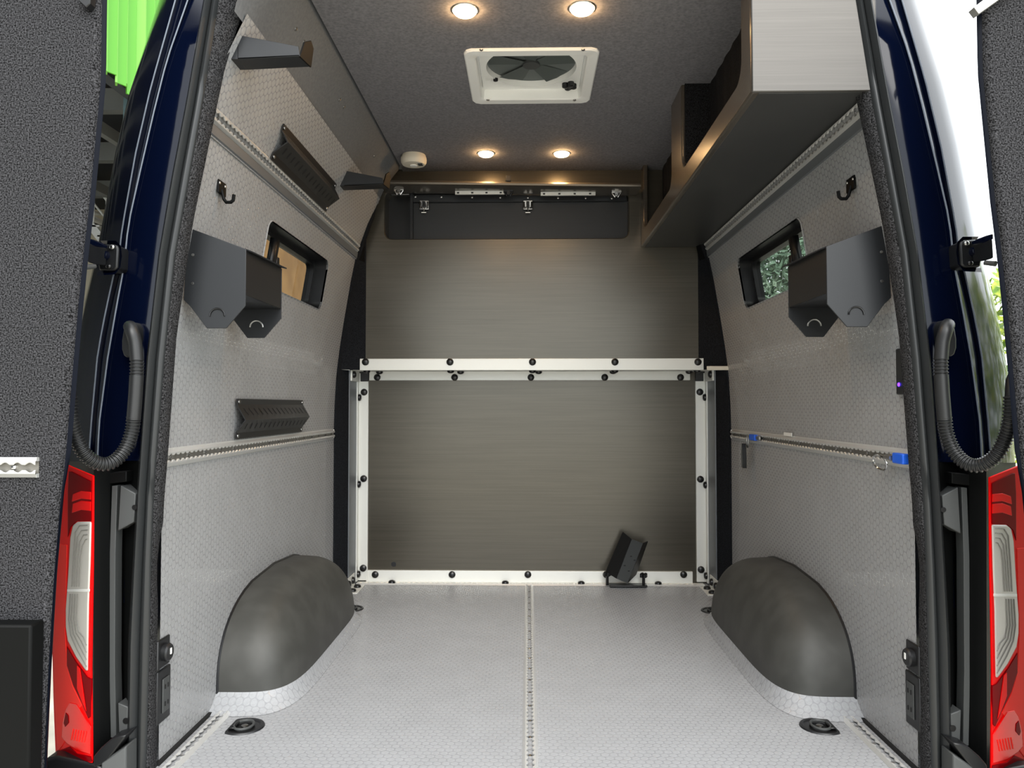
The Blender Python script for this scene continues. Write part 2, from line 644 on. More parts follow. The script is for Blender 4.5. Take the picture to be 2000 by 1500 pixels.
bk = thing('bulkhead', 'grey brushed panel partition with white metal framing at the front of the cargo space', 'partition', (X0, YL, 0))
ux0, ux1 = P(701, 600, YU).x, P(1372, 600, YU).x
ho = [P(752, 372, YU), P(1228, 465, YU)]
hcx, hcz = (ho[0].x + ho[1].x) / 2, (ho[0].z + ho[1].z) / 2
hhx, hhz = (ho[1].x - ho[0].x) / 2, (ho[0].z - ho[1].z) / 2
rows = ring(hcx, hcz, hhx, hhz, .035, ux0 - .02, ux1 + .05, 1.03, 1.93, sub=1)
m = MB()
m.loft([close([Vector((x, YU + .1, z)) for x, z in rows[0]]), close([Vector((x, YU + .004, z)) for x, z in rows[0]]),
        close([Vector((hcx + (x - hcx) * 1.006, YU, hcz + (z - hcz) * 1.03)) for x, z in rows[0]]), close([Vector((x, YU, z)) for x, z in rows[1]])])
ob('upper_panel', m, M_lam, bk)
m = MB().bb(-.86, .9, YL, YL + .03, 0, 1.02)
ob('lower_panel', m, M_lam, bk)
sp = P(769, 1102, YL)
ob('panel_hole', MB().lathe([(.012, 0), (.012, .001)], 16, look((0, -1, 0), sp)), M_plastic, bk)
# overhead shelf between the panels
ob('shelf', MB().bb(ux0 - .03, ux1 + .1, YU + .01, YL + .02, 1.004, 1.03), M_alupaint, bk, bevel=.002)
z1, z0 = P(1000, 700, YU - .02).z, P(1000, 723, YU - .02).z
rail = ob('frame_rail', MB().bb(P(700, 710, YU - .02).x, P(1375, 710, YU - .02).x, YU - .014, YU + .006, z0, z1), M_alupaint, bk, bevel=.0015)
for u in (714, 879, 1040, 1201, 1363):
    put('bolt', BOLT, bk, M=look((0, -1, 0), P(u, 707, YU - .014)))
zz1, zz0 = P(1000, 727, YL).z, P(1000, 743, YL).z
ob('frame_rail', MB().bb(P(722, 735, YL).x, P(1347, 735, YL).x, YL - .012, YL + .004, zz0, zz1 + .01), M_alupaint, bk, bevel=.0015)
for u in (737, 888, 1037, 1181, 1329):
    put('bolt', BOLT, bk, M=look((0, -1, 0), P(u, 737, YL - .012)))
for u in (742, 900, 1052, 1197, 1345):
    put('bolt', BOLT, bk, M=look((0, 0, -1), Vector((P(u, 728, 3.64).x, 3.63, 1.004))))
for u in (716, 880, 1040, 1201, 1362):
    put('bolt', BOLT, bk, M=look((0, 0, -1), Vector((P(u, 725, 3.52).x, 3.525, 1.004))))
zb1 = P(1000, 1114, YL).z
ob('frame_rail', MB().bb(P(716, 1120, YL).x, P(1352, 1120, YL).x, YL - .012, YL + .004, .003, zb1), M_alupaint, bk, bevel=.0015)
for u in (733, 883, 1031, 1184, 1335):
    put('bolt', BOLT, bk, M=look((0, -1, 0), P(u, 1122, YL - .012)))
ob('floor_flange', MB().bb(P(700, 1130, YL).x, P(1372, 1130, YL).x, YL - .05, YL - .008, 0, .004), M_alupaint, bk)
for u in (766, 987, 1135, 1285):
    put('bolt', BOLT, bk, M=look((0, 0, 1), Vector((P(u, 1131, 3.65).x, 3.642, .004))))
for side in (1, -1):
    m = MB(side)
    xi = X0 - .828
    m.bb(xi - .0, xi + .048, YL - .016, YL - .002, .01, zz1 - .005)
    ob('frame_rail', m, M_alupaint, bk, bevel=.0015)
    m = MB(side).bb(xi - .012, xi - .002, YU - .005, YL, 0, 1.004)
    ob('side_sheet', m, M_cover, bk)
    m = MB(side).bb(xi - .003, xi + .004, YL - .045, YL - .01, .01, zz1 - .005)
    ob('frame_flange', m, M_alupaint, bk, bevel=.001)
    sg = lambda x: 2 * X0 - x if side < 0 else x
    for v in (766, 934, 1108):
        zz = P(712, v, YL).z
        put('bolt', BOLT, bk, M=look((0, -1, 0), Vector((sg(xi + .028), YL - .016, zz))))
        put('bolt', BOLT, bk, M=look((side, 0, 0), Vector((sg(xi + .004), YL - .03, zz - .026))))
    # corner bracket on the floor
    m = MB(side)
    m.bb(xi - .004, xi + .05, 3.44, 3.60, 0, .005)
    m.bb(xi - .004, xi + .002, 3.44, 3.60, 0, .06)
    ob('corner_bracket', m, M_alupaint, bk, bevel=.001)
    for y, dx in ((3.47, .022), (3.55, .026)):
        put('bolt', BOLT, bk, M=look((0, 0, 1), Vector((sg(xi + dx), y, .005))))
        put('bolt', BOLT, bk, M=look((side, 0, 0), Vector((sg(xi + .002), y, .036))))
    m = MB(side).bb(xi - .002, xi + .05, YU + .01, YL - .1, .94, 1.004)
    m = MB(side).bb(xi - .002, xi + .006, YU + .005, YL - .02, .955, 1.004)
    ob('top_gusset', m, M_alupaint, bk, bevel=.001)
    put('bolt', BOLT, bk, M=look((side, 0, 0), Vector((sg(xi + .006), YU + .03, .985))))
    ob('corner_block', MB(side).bb(xi + .01, xi + .048, YL - .02, YL - .004, zz0 - .005, zz1 + .02), M_plastic, bk, bevel=.002)
# cream edge of the shelf running to the right hand wall
p = P(1375, 719, YU - .02)
ob('shelf_edge', MB().bb(p.x, X0 + .886, YB - .012, YB - .002, p.z - .012, p.z + .006), M_cream, bk, bevel=.001)

# locker recess behind the flap
lk = thing('locker', 'dark locker recess across the top of the grey partition under an open flap', 'locker', (hcx, YU + .1, hcz))
xd = P(803, 420, YU).x
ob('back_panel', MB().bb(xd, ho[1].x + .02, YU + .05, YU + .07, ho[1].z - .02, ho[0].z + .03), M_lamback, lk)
ob('inner_box', MB().bb(ho[0].x - .02, xd, YU + .10, YU + .12, ho[1].z - .02, ho[0].z + .03), M_plastic, lk)
za, zb = P(900, 391, YU).z, P(900, 376, YU).z
ob('screw_strip', MB().bb(xd, ho[1].x - .005, YU + .03, YU + .05, za, zb), M_black, lk, bevel=.002)
ob('divider', MB().bb(xd - .008, xd + .004, YU + .02, YU + .11, ho[1].z, ho[0].z), M_black, lk)
for u in (811, 862, 922, 977, 1031, 1090, 1144, 1195):
    put('screw', SCREW, lk, M=look((0, -1, 0), P(u, 384 + (u - 811) * .008, YU + .03)))
ob('shelf_clip', MB().box(P(782, 380, YU + .03), (.085, .02, .006)), M_steel, lk, bevel=.001)
for i, u in enumerate((828, 1031)):
    q = P(u, 400, YU + .02)
    la = thing('draw_latch', ('chrome draw latch nearer the smoke detector, on the dark locker front', 'chrome draw latch at the middle of the dark locker front')[i], 'latch', q, 'chrome latches on the locker')
    m = MB()
    m.box(q + Vector((0, .012, .002)), (.046, .01, .044))
    ob('latch_plate', m, M_chrome, la, bevel=.003)
    m = MB()
    m.tube([q + Vector((-.017, .002, .014)), q + Vector((-.017, -.004, -.012)), q + Vector((-.008, -.006, -.016))], .0035, 8)
    m.tube([q + Vector((.017, .002, .014)), q + Vector((.017, -.004, -.012)), q + Vector((.008, -.006, -.016))], .0035, 8)
    ob('bail', m, M_chrome, la)
    ob('lever', MB().box(q + Vector((0, -.003, .002)), (.014, .012, .026)), M_plastic, la, bevel=.002)
    m = MB().tube([q + Vector((0, 0, -.012)), q + Vector((0, -.002, -.036))], .003, 8)
    m.tube([q + Vector((-.011, -.002, -.036)), q + Vector((.011, -.002, -.036))], .003, 8)
    ob('hook', m, M_chrome, la)
# flap
yn = 3.345
pa, pb = P(737, 355, yn), P(1252, 361, yn)
fl = thing('locker_flap', 'long brown-grey locker flap held open level above the dark locker recess', 'flap', (hcx, YU, pa.z))
tz = lambda x: pa.z + (pb.z - pa.z) * (x - pa.x) / (pb.x - pa.x)
m = MB()
prof = [(yn, .0), (yn + .003, .008), (yn + .01, .011), (YU - .004, .013), (YU - .004, -.007), (yn + .01, -.010), (yn + .003, -.007)]
xs = [pa.x, pb.x]
m.loft([[Vector((x, y, tz(x) + dz)) for y, dz in prof + prof[:1]] for x in xs])
m.add([Vector((xs[0], y, tz(xs[0]) + dz)) for y, dz in prof], [tuple(range(7))])
m.add([Vector((xs[1], y, tz(xs[1]) + dz)) for y, dz in prof], [tuple(range(7))[::-1]])
ob('flap_board', m, M_lam2, fl)
for a, b in ((889, 988), (1056, 1163)):
    q0, q1 = P(a, 372, 3.44), P(b, 372, 3.44)
    q0.z = q1.z = tz((q0.x + q1.x) / 2) - .0165
    s_ = ob('slotted_strip', MB().box((q0 + q1) / 2, (q1.x - q0.x, .012, .017)), M_alupaint, fl, bevel=.001)
    for k in range(4):
        x = q0.x + (q1.x - q0.x) * (.06 + .28 * k)
        ob('slot', MB().box(Vector((x, 3.433, q0.z - .002)), (.010, .003, .007)), M_bolt, s_, bevel=.001)
for u, v in ((779, 369), (993, 374), (1204, 371)):
    q = P(u, v, 3.42)
    q.z = tz(q.x) - .022
    h = ob('hinge', MB().box(q + Vector((0, 0, .010)), (.044, .012, .008)).box(q, (.016, .014, .02)).tube([q + Vector((-.02, 0, .006)), q + Vector((-.006, 0, -.014))], .004, 8).tube([q + Vector((.02, 0, .006)), q + Vector((.006, 0, -.014))], .004, 8), M_chrome if u != 993 else M_bolt, fl, bevel=.001)
q = P(993, 349, yn + .01)
ob('latch_tab', MB().bb(q.x - .011, q.x + .011, yn - .002, yn + .012, q.z - .014, q.z + .012), M_plastic, fl, bevel=.002)

# ================================================================== cargo tracks
PT = .0254


def track_mesh(name, n, half=.019, mat_=M_track, wing=(0, 0)):
    """n pitches of scalloped cargo track along +X, mouth towards +Z"""
    m = MB()
    S, H = 8, .012
    xs = [PT * i / S for i in range(n * S + 1)]

    def slot(x):
        d = (x / PT) % 1 - .5
        d *= PT
        r = .0098
        return max(.0052, math.sqrt(max(r * r - d * d, 0)))
    for sy in (-1, 1):
        rows_ = [[Vector((x, sy * slot(x), H - .004)) for x in xs], [Vector((x, sy * slot(x), H - .0012)) for x in xs], [Vector((x, sy * (slot(x) + .0012), H)) for x in xs],
                 [Vector((x, sy * .0125, H)) for x in xs]]
        e = half + wing[0 if sy < 0 else 1]
        if sy > 0:
            rows_ = rows_[::-1]
        m.loft(rows_)
        pts = [(.0125, H), (half, .004), (e, .003), (e, 0)]
        lines = [[Vector((x, sy * a, z)) for x in (0, xs[-1])] for a, z in pts]
        m.loft(lines if sy < 0 else lines[::-1])
    for x in (0, xs[-1]):
        m.bb(x - .0004, x + .0004, -half, -.0125, 0, H - .003)
        m.bb(x - .0004, x + .0004, .0125, half, 0, H - .003)
    return m.mesh(name, mat_, 30)


TS = MB().lathe([(.0055, .001), (.0055, .004), (.003, .0055)], 10).mesh('track_screw', M_chrome)


def track(label, M, n, half=.019, wing=(0, 0), every=4, off=2, parent=None):
    if parent is None:
        t = thing('cargo_track', label, 'cargo track', M.translation)
    else:
        t = lab(bpy.data.objects.new('cargo_track', None), label)
        COL.objects.link(t)
        t.matrix_world = Matrix.Translation(M.translation)
        t.parent = parent
        t.matrix_parent_inverse = world_of(parent).inverted()
    put('rail', track_mesh('rail', n, half, wing=wing), t, M=M)
    put('channel_floor', MB().bb(0, n * PT, -.0126, .0126, .0003, .001).mesh('channel_floor', M_channel_shade), t, M=M)
    for k in range(off, n, every):
        put('screw', TS, t, M=M @ Matrix.Translation((PT * (k + .0), 0, 0)))
    return t


for side, nm in ((1, 'left'), (-1, 'right')):
    mx = lambda p: Vector((2 * X0 - p[0], p[1], p[2])) if side < 0 else Vector(p)
    nx = Vector((side, 0, 0))
    n = int((YB - .01 - 1.80) / PT)
    # low rail
    track(('polished cargo track along the wall under the low slotted bracket', 'polished cargo track along the wall with blue fittings and a ring')[side < 0],
          frame_matrix(mx((X0 - .885, 1.80, .7165)), (0, 1, 0), nx), n, half=.0185, wing=(.004, .004))
    # high rail, tilted with the wall
    tl = Vector((side * .96, 0, -.27))
    M = frame_matrix(mx((X0 - hw(1.545) + .004, 1.80, 1.548)), (0, 1, 0), tl)
    tr = track(('polished cargo track high on the wall under the sloping slotted bracket', 'polished cargo track high on the wall beneath the overhead cabinet')[side < 0],
               M, n, half=.0165, wing=(.003, .003), every=1000)
    mm = MB(side)
    mm.loft([[Vector((X0 - hw(z) + dx, y, z)) for z, dx in ((1.531, .001), (1.529, .008), (1.505, .009), (1.503, .002))] for y in (1.80, YB - .01)])
    ob('cover_strip', mm, M_cover, tr)
    # short floor rail
    q = PZ(446, 1389, 0)
    n2 = int((2.115 - 1.70) / PT)
    M = frame_matrix(mx((X0 - .844, 1.70, -.003)), (0, 1, 0), (0, 0, 1))
    tr = track(('short floor cargo track beside the wheel arch nearer the green building side', 'short floor cargo track beside the wheel arch on the cabinet side')[side < 0], M, n2, every=4)
    ob('end_recess', MB(side).bb(X0 - .864, X0 - .822, 1.70 + n2 * PT, 2.145, 0, .0015), M_dark, tr)
n = int((3.62 - 1.72) / PT)
track('long polished cargo track down the middle of the floor', frame_matrix(Vector((.004, 1.72, -.003)), Vector((-.0005, 1, 0)), (0, 0, 1)), n, half=.019, every=4)
nb = int(1.62 / PT)
track('polished cargo track across the floor at the foot of the grey partition', frame_matrix(Vector((-.80, 3.635, -.006)), (1, 0, 0), (0, 0, 1)), nb, every=1000)


# ================================================================== wheel arches
def arch(side, label):
    yc, ry, rx, zb, rz = 2.625, .475, .212, .04, .262
    t = thing('wheel_arch', label, 'wheel arch', (X0 - side * .87, yc, 0))
    m = MB(side)
    n, k = 48, 16
    e = 5.0
    lines = []
    for i in range(k + 1):
        # height rows
        s = i / k
        hz = s ** .8
        sc = (1 - hz ** 2.6) ** (1 / 2.6) if hz < 1 else 0
        row = []
        for j in range(n + 1):
            a = math.pi * j / n
            cx, cy = math.sin(a), -math.cos(a)
            px = abs(cx) ** (2 / e)
            py = math.copysign(abs(cy) ** (2 / e), cy)
            row.append(Vector((X0 - .888 + rx * px * (.22 + .78 * max(0, 1 - min(1, hz) ** 1.9) ** .52), yc + ry * py * sc, zb + rz * hz)))
        lines.append(row)
    lines = [[Vector((p.x, p.y, 0)) for p in lines[0]]] + lines
    m.loft(lines)
    ob('arch_cover', m, M_vinyl, t, smooth=60)
    # welt where the cover meets the wall
    w = [Vector((X0 - .884, r[0].y, r[0].z)) for r in lines] + [Vector((X0 - .884, r[-1].y, r[-1].z)) for r in lines[::-1]]
    ob('edge_welt', MB(side).tube(w, .005, 6), M_plastic, t)
    # sloping coin cove round its foot
    cove = MB(side)
    base = []
    foot = []
    for j in range(n + 1):
        a = math.pi * j / n
        cx, cy = math.sin(a), -math.cos(a)
        px = abs(cx) ** (2 / e)
        py = math.copysign(abs(cy) ** (2 / e), cy)
        nl = Vector((cx * ry, cy * rx)).normalized()
        base.append(Vector((X0 - .888 + rx * px * 1.0, yc + ry * py, zb + .002)))
        foot.append(Vector((X0 - .888 + (rx + .02) * px, yc + (ry + .065) * py, .001)))
    mid = [(a + b) / 2 + Vector((0, 0, -.007)) for a, b in zip(base, foot)]
    cove.loft([base, mid, foot])
    ob('floor_cove', cove, M_floorcoin, t, smooth=60)


arch(1, 'black padded wheel arch on the green building side of the floor')
arch(-1, 'black padded wheel arch on the side with the overhead cabinet')


# ================================================================== floor tie-down rings
def dring(x, y, flip, label):
    t = thing('tie_down_ring', label, 'tie-down', (x, y, 0), 'recessed tie-downs in the floor')
    r = .055
    pts = []
    for k in range(41):
        a = 2 * math.pi * k / 40
        px = max(-.62 * r, math.cos(a) * r) * flip
        pts.append((px, math.sin(a) * r * .95))
    rim = MB()
    rim.loft([[Vector((x + p[0], y + p[1], .0005)) for p in pts], [Vector((x + p[0] * .97, y + p[1] * .97, .004)) for p in pts],
              [Vector((x + p[0] * .84, y + p[1] * .84, .004)) for p in pts], [Vector((x + p[0] * .78, y + p[1] * .78, .001)) for p in pts]])
    ob('rim', rim, M_plastic, t)
    pan = MB()
    pan.add([Vector((x + p[0] * .8, y + p[1] * .8, .0013)) for p in pts[:-1]], [tuple(range(40))])
    ob('pan', pan, M_bolt, t)
    rg = MB()
    path = [Vector((x + flip * (.002 + .024 * math.cos(a)), y + .03 * math.sin(a), .006)) for a in [2 * math.pi * k / 24 for k in range(25)]]
    rg.tube(path, .0035, 8, caps=False)
    ob('ring', rg, M_gplastic, t)
    ob('bolt', MB().lathe([(.009, 0), (.009, .003), (.004, .005)], 12, Matrix.Translation((x + flip * .004, y, .002))), M_steel, t)
    ob('hinge_bar', MB().box((x - flip * .022, y, .006), (.014, .05, .006)), M_bolt, t, bevel=.002)


q = PZ(475, 1420, 0)
dring(q.x, q.y, 1, 'black recessed tie-down beside the short floor track on the green building side')
q = PZ(1604, 1420, 0)
dring(q.x, q.y, -1, 'black recessed tie-down beside the short floor track on the cabinet side')
dring(-.738, 3.19, 1, 'black recessed tie-down half hidden behind the wheel arch facing the outlets with silver face')
dring(.762, 3.19, -1, 'black recessed tie-down half hidden behind the wheel arch under the overhead cabinet')


# ================================================================== overhead cabinet
cx = PX(1470, 180, .515).x
cy0, cz0 = 1.765, 1.563
cab = thing('overhead_cabinet', 'long dark laminate overhead cabinet with open cubbies beside the ceiling', 'cabinet', (cx + .1, 2.6, cz0))


def arc(cy, cz, r, a0, a1, n=8):
    return [(cy + r * math.cos(math.radians(a0 + (a1 - a0) * k / n)), cz + r * math.sin(math.radians(a0 + (a1 - a0) * k / n))) for k in range(n + 1)]


top = 1.925
op = 1.632
r = .05
out = [(cy0, cz0), (3.495, cz0), (3.495, top), (3.43, top)] + arc(3.43 - r, op + r, r, 0, -90) + arc(2.755 + r, op + r, r, -90, -180) + [(2.755, top), (2.565, top)] + \
    arc(2.565 - r, op + r, r, 0, -90) + arc(1.85 + r, op + r, r, -90, -180) + [(1.85, top), (cy0, top)]
ob('face_frame', MB().prism([Vector((cx, y, z)) for y, z in out], (.022, 0, 0)), M_lam2, cab, bevel=.006, seg=3)
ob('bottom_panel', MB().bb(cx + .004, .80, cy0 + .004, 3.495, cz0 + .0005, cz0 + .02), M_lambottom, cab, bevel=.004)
ob('end_panel', MB().bb(cx - .001, .80, cy0 - .008, cy0 - .0005, cz0 - .001, top), M_lamend, cab, bevel=.003)
ob('divider', MB().bb(cx + .01, .61, 2.555, 2.575, cz0 + .01, top), M_blackfelt, cab)
ob('divider', MB().bb(cx + .01, .61, 2.745, 2.765, cz0 + .01, top), M_blackfelt, cab)
li = MB()
li.bb(cx + .02, .76, cy0 + .02, 3.49, cz0 + .02, cz0 + .026)
ob('lining', li, M_blackfelt, cab)
li = MB().loft([[Vector((.61 - .0015 * math.sin(y * 70) * (1 if z > 1.6 else .3), y, z)) for y in [1.79 + k * .012 for k in range(142)]] for z in (1.58, 1.7, 1.93)])
ob('hanging_lining', li, M_blackfelt, cab)

# ================================================================== ceiling vent
vc = Vector((.010, 2.493, ZC))
vt = thing('ceiling_vent', 'square white ceiling fan vent with smoky round opening and black knob', 'vent', vc)
fr = MB()


def rrect(hx, hy, rad):
    return [(vc.x + rr_radius(t, hx, hy, rad) * math.cos(t), vc.y + rr_radius(t, hx, hy, rad) * math.sin(t)) for t in [2 * math.pi * k / 96 for k in range(96)]]


def lp(pts, z):
    return close([Vector((x, y, z)) for x, y in pts])


fr.loft([lp(rrect(.207, .207, .03), ZC), lp(rrect(.207, .207, .03), ZC - .004), lp(rrect(.203, .203, .028), ZC - .008), lp(rrect(.176, .170, .012), ZC - .008),
         lp(rrect(.172, .166, .012), ZC - .005), lp(rrect(.168, .164, .012), ZC + .03)])
ob('vent_frame', fr, M_white, vt)
hy = 2.478
pr = ring(vc.x, hy, .147, .147, .147, vc.x - .167, vc.x + .167, vc.y - .164, vc.y + .164)
pm = MB()
pm.loft([close([Vector((vc.x + (x - vc.x) * .985, hy + (y - hy) * .985, ZC + .045)) for x, y in pr[0]]), close([Vector((x, y, ZC + .024)) for x, y in pr[0]]),
         close([Vector((vc.x + (x - vc.x) * 1.06, hy + (y - hy) * 1.06, ZC + .027)) for x, y in pr[0]]),
         close([Vector((x, y, ZC + .028)) for x, y in pr[1]])])
ob('vent_plate', pm, M_white, vt)
ob('vent_lid', MB().lathe([(.16, 0), (.15, .02), (.1, .03), (.01, .032)], 32, Matrix.Translation((vc.x, hy, ZC + .043))), M_smoke, vt)
bl = []
for k in range(5):
    a = 2 * math.pi * k / 5 + .9
    b = MB()
    R = Matrix.Translation((vc.x, hy, ZC + .037)) @ Matrix.Diagonal((1, 1, .5, 1)) @ Matrix.Rotation(a, 4, 'Z')
    pts = [R @ Vector(p) for p in ((.02, -.014, .004), (.13, -.052, .010), (.142, 0, .002), (.135, .04, -.008), (.02, .014, -.004))]
    b.add(pts, [(0, 1, 2, 3, 4)])
    o = ob('fan_blade', b, M_blade, vt)
ob('fan_hub', MB().lathe([(.028, 0), (.028, .01), (.01, .012)], 20, Matrix.Translation((vc.x, hy, ZC + .03))), M_gplastic, vt)
kp = PZ(1112, 168, ZC + .02)
kn = MB()
for k in range(4):
    a = math.pi / 2 * k + .3
    kn.lathe([(.011, 0), (.011, .014), (.006, .017)], 10, Matrix.Translation((kp.x + .015 * math.cos(a), kp.y + .015 * math.sin(a), ZC + .028)) @ Matrix.Rotation(math.pi, 4, 'X'))
kn.lathe([(.014, 0), (.014, .016)], 12, Matrix.Translation((kp.x, kp.y, ZC + .028)) @ Matrix.Rotation(math.pi, 4, 'X'))
ob('crank_knob', kn, M_plastic, vt)
kp = PZ(968, 158, ZC + .02)
ob('switch', MB().lathe([(.008, 0), (.008, .008), (.004, .01)], 12, Matrix.Translation((kp.x, kp.y, ZC + .028)) @ Matrix.Rotation(math.pi, 4, 'X')), M_plastic, vt)
ob('notice_label', MB().box((kp.x - .022, kp.y + .0, ZC + .0275), (.026, .03, .001)), M_sticker, vt)
for u, v in ((940, 97), (1139, 97), (953, 195), (1122, 195)):
    q = PZ(u, v, ZC - .008)
    put('screw', SCREW, vt, M=look((0, 0, -1), q))

# ================================================================== puck lamps
for i, (u, v, w) in enumerate(((908, 24, 'near the door, on the side of the slotted brackets'), (1137, 20, 'near the door, on the cabinet side'),
                               (949, 302, 'above the locker flap, nearer the smoke detector'), (1097, 302, 'above the locker flap, nearer the cabinet'))):
    q = PZ(u, v, ZC - .006)
    t = thing('puck_light', 'small round warm ceiling lamp ' + w, 'lamp', (q.x, q.y, ZC), 'round warm lamps in the ceiling')
    R = Matrix.Translation((q.x, q.y, ZC)) @ Matrix.Rotation(math.pi, 4, 'X')
    m = MB()
    m.loft([close([R @ Vector((rad * math.cos(a), rad * math.sin(a), z)) for a in [2 * math.pi * k / 28 for k in range(28)]]) for rad, z in ((.038, 0), (.037, .002), (.034, .0025), (.032, .001))])
    ob('bezel', m, M_steel, t)
    ob('lens', MB().lathe([(.031, .0005), (.031, .006), (.026, .011), (.012, .014)], 24, R), M_lens, t)
# smoke detector
q = PZ(808, 318, ZC - .0)
q.x, q.y = P(808, 325, 3.27).x, 3.27
sd = thing('smoke_detector', 'round cream smoke detector on the ceiling above the locker flap', 'smoke detector', (q.x, q.y, ZC))
R = Matrix.Translation((q.x, q.y, ZC)) @ Matrix.Rotation(math.pi, 4, 'X')
ob('base', MB().lathe([(.050, 0), (.052, .004), (.052, .012)], 32, R), M_cream, sd)
ob('cover', MB().lathe([(.055, .012), (.056, .020), (.055, .032), (.048, .042), (.02, .045)], 32, R), M_cream, sd)
ob('test_button', MB().lathe([(.016, .0445), (.015, .048), (.006, .049)], 20, R), M_white, sd)
m = MB()
for k in range(-2, 3):
    m.box(Vector((q.x + .03, q.y + k * .007 - .01, ZC - .0448)), (.02, .003, .002))
ob('sound_slots', m, M_gplastic, sd)


# ================================================================== wall fittings
def vbracket(label, ya, yb, zt, zb, depth):
    t = thing('slotted_bracket', label, 'bracket', (X0 - hw((zt + zb) / 2), ya, (zt + zb) / 2), 'slotted V brackets')
    w = lambda y, z, dx=0: Vector((X0 - hw(z) + .006 + dx, y, z))
    zm = zb + (zt - zb) * .47
    ins = 0
    lip = .018
    m = MB()
    A = [w(ya, zt, .002), w(ya, zt - lip, .003), w(ya + ins, zm, depth), w(ya, zb + lip, .003), w(ya, zb, .002)]
    B = [w(yb, zt, .002), w(yb, zt - lip, .003), w(yb - ins * .3, zm, depth), w(yb, zb + lip, .003), w(yb, zb, .002)]
    m.loft([A, B])
    b = ob('body', m, M_blackbrown, t, solid=.004, smooth=0)
    ns = 15
    for row, (p0, p1) in enumerate(((A[1], A[2]), (A[2], A[3]))):
        q0, q1 = (B[1], B[2]) if row == 0 else (B[2], B[3])
        nrm = Vector((.6, 0, .8 if row == 0 else -.8))
        for k in range(ns):
            f = (k + .7) / (ns + .4)
            a = p0 + (q0 - p0) * f
            c_ = p1 + (q1 - p1) * f
            dn = (c_ - a)
            s0, s1 = a + dn * .25, a + dn * .7
            yv = Vector((0, .0035, 0))
            n_ = dn.cross(Vector((0, 1, 0))).normalized()
            if n_.x < 0:
                n_ = -n_
            off = n_ * .0026
            ob('slot', MB().add([s0 - yv + off, s0 + yv + off, s1 + yv * 1 + off + Vector((0, .012, 0)), s1 - yv + off + Vector((0, .012, 0))], [(0, 1, 2, 3)]), M_dark, b, smooth=0)
    for y, z in ((ya + .012, zt - .009), (yb - .012, zt - .009), (ya + .012, zb + .009), (yb - .012, zb + .009)):
        put('screw', SCREW, t, M=look((1, 0, 0), w(y, z, .005)))


vbracket('black slotted V-shaped bracket low on the wall just above the cargo track', 2.25, 2.91, .862, .743, .030)
vbracket('black slotted V-shaped bracket high on the wall above the high cargo track', 2.215, 2.83, 1.668, 1.565, .034)


def arm(y0, label):
    z1, z0 = 1.735, 1.677
    x0 = X0 - .715
    t = thing('rack_arm', label, 'bracket', (x0, y0, 1.70), 'black rack arms high on the wall')
    ln = .148
    m = MB()
    fr_ = [Vector((x0, y0, z0)), Vector((x0, y0, z1 - .012)), Vector((x0 + .008, y0, z1)), Vector((x0 + ln, y0, z0 + .030)), Vector((x0 + ln + .004, y0, z0 + .006))]
    ob('front_plate', MB().prism(fr_, (0, .004, 0)), M_black, t, bevel=.001)
    bt = [Vector((x0, y0, z0)), Vector((x0 + ln + .004, y0, z0 + .006)), Vector((x0 + ln + .012, y0 + .055, z0 + .004)), Vector((x0 + .0, y0 + .06, z0))]
    ob('bottom_plate', MB().prism(bt, (0, 0, .004)), M_black, t, bevel=.001)
    bk_ = [p + Vector((0, .056, 0)) for p in fr_]
    ob('back_plate', MB().prism(bk_, (0, .004, 0)), M_black, t, bevel=.001)
    en = [Vector((x0 + ln, y0, z0 + .005)), Vector((x0 + ln + .012, y0 + .056, z0 + .003)), Vector((x0 + ln + .018, y0 + .056, z0 + .05)), Vector((x0 + ln + .013, y0 + .05, z0 + .068)), Vector((x0 + ln + .006, y0 + .02, z0 + .05))]
    ob('end_lip', MB().prism(en, (.004, 0, 0)), M_boxblack, t, bevel=.001)
    ob('wall_plate', MB().bb(x0 - .03, x0 + .003, y0, y0 + .06, z0, z1), M_black, t, bevel=.001)


arm(1.815, 'black tapered steel arm high on the wall closest to the rear door')
arm(2.885, 'black tapered steel arm high on the wall beside the locker flap')


def hook(side, label):
    y, z = 1.955, 1.405
    x = X0 - hw(z)
    t = thing('coat_hook', label, 'hook', (2 * X0 - x if side < 0 else x, y, z), 'black J hooks')
    m = MB(side).box((x + .004, y + .004, z), (.006, .05, .036))
    ob('plate', m, M_boxblack, t, bevel=.004)
    path = [(x + .006, y, z - .005), (x + .012, y, z - .03), (x + .018, y, z - .038), (x + .03, y, z - .038), (x + .036, y, z - .033), (x + .038, y, z - .018)]
    ob('hook_arm', MB(side).tube([Vector(p) for p in path], .0045, 8), M_boxblack, t)
    for dy in (-.015, .02):
        ob('screw', MB(side).lathe([(.004, 0), (.003, .002)], 8, look((1, 0, 0), Vector((x + .007, y + dy, z + .008)))), M_steel, t)


hook(1, 'small black J hook on the wall above the big holder by the wooden-toned window')
hook(-1, 'small black J hook on the wall above the big holder by the green-toned window')


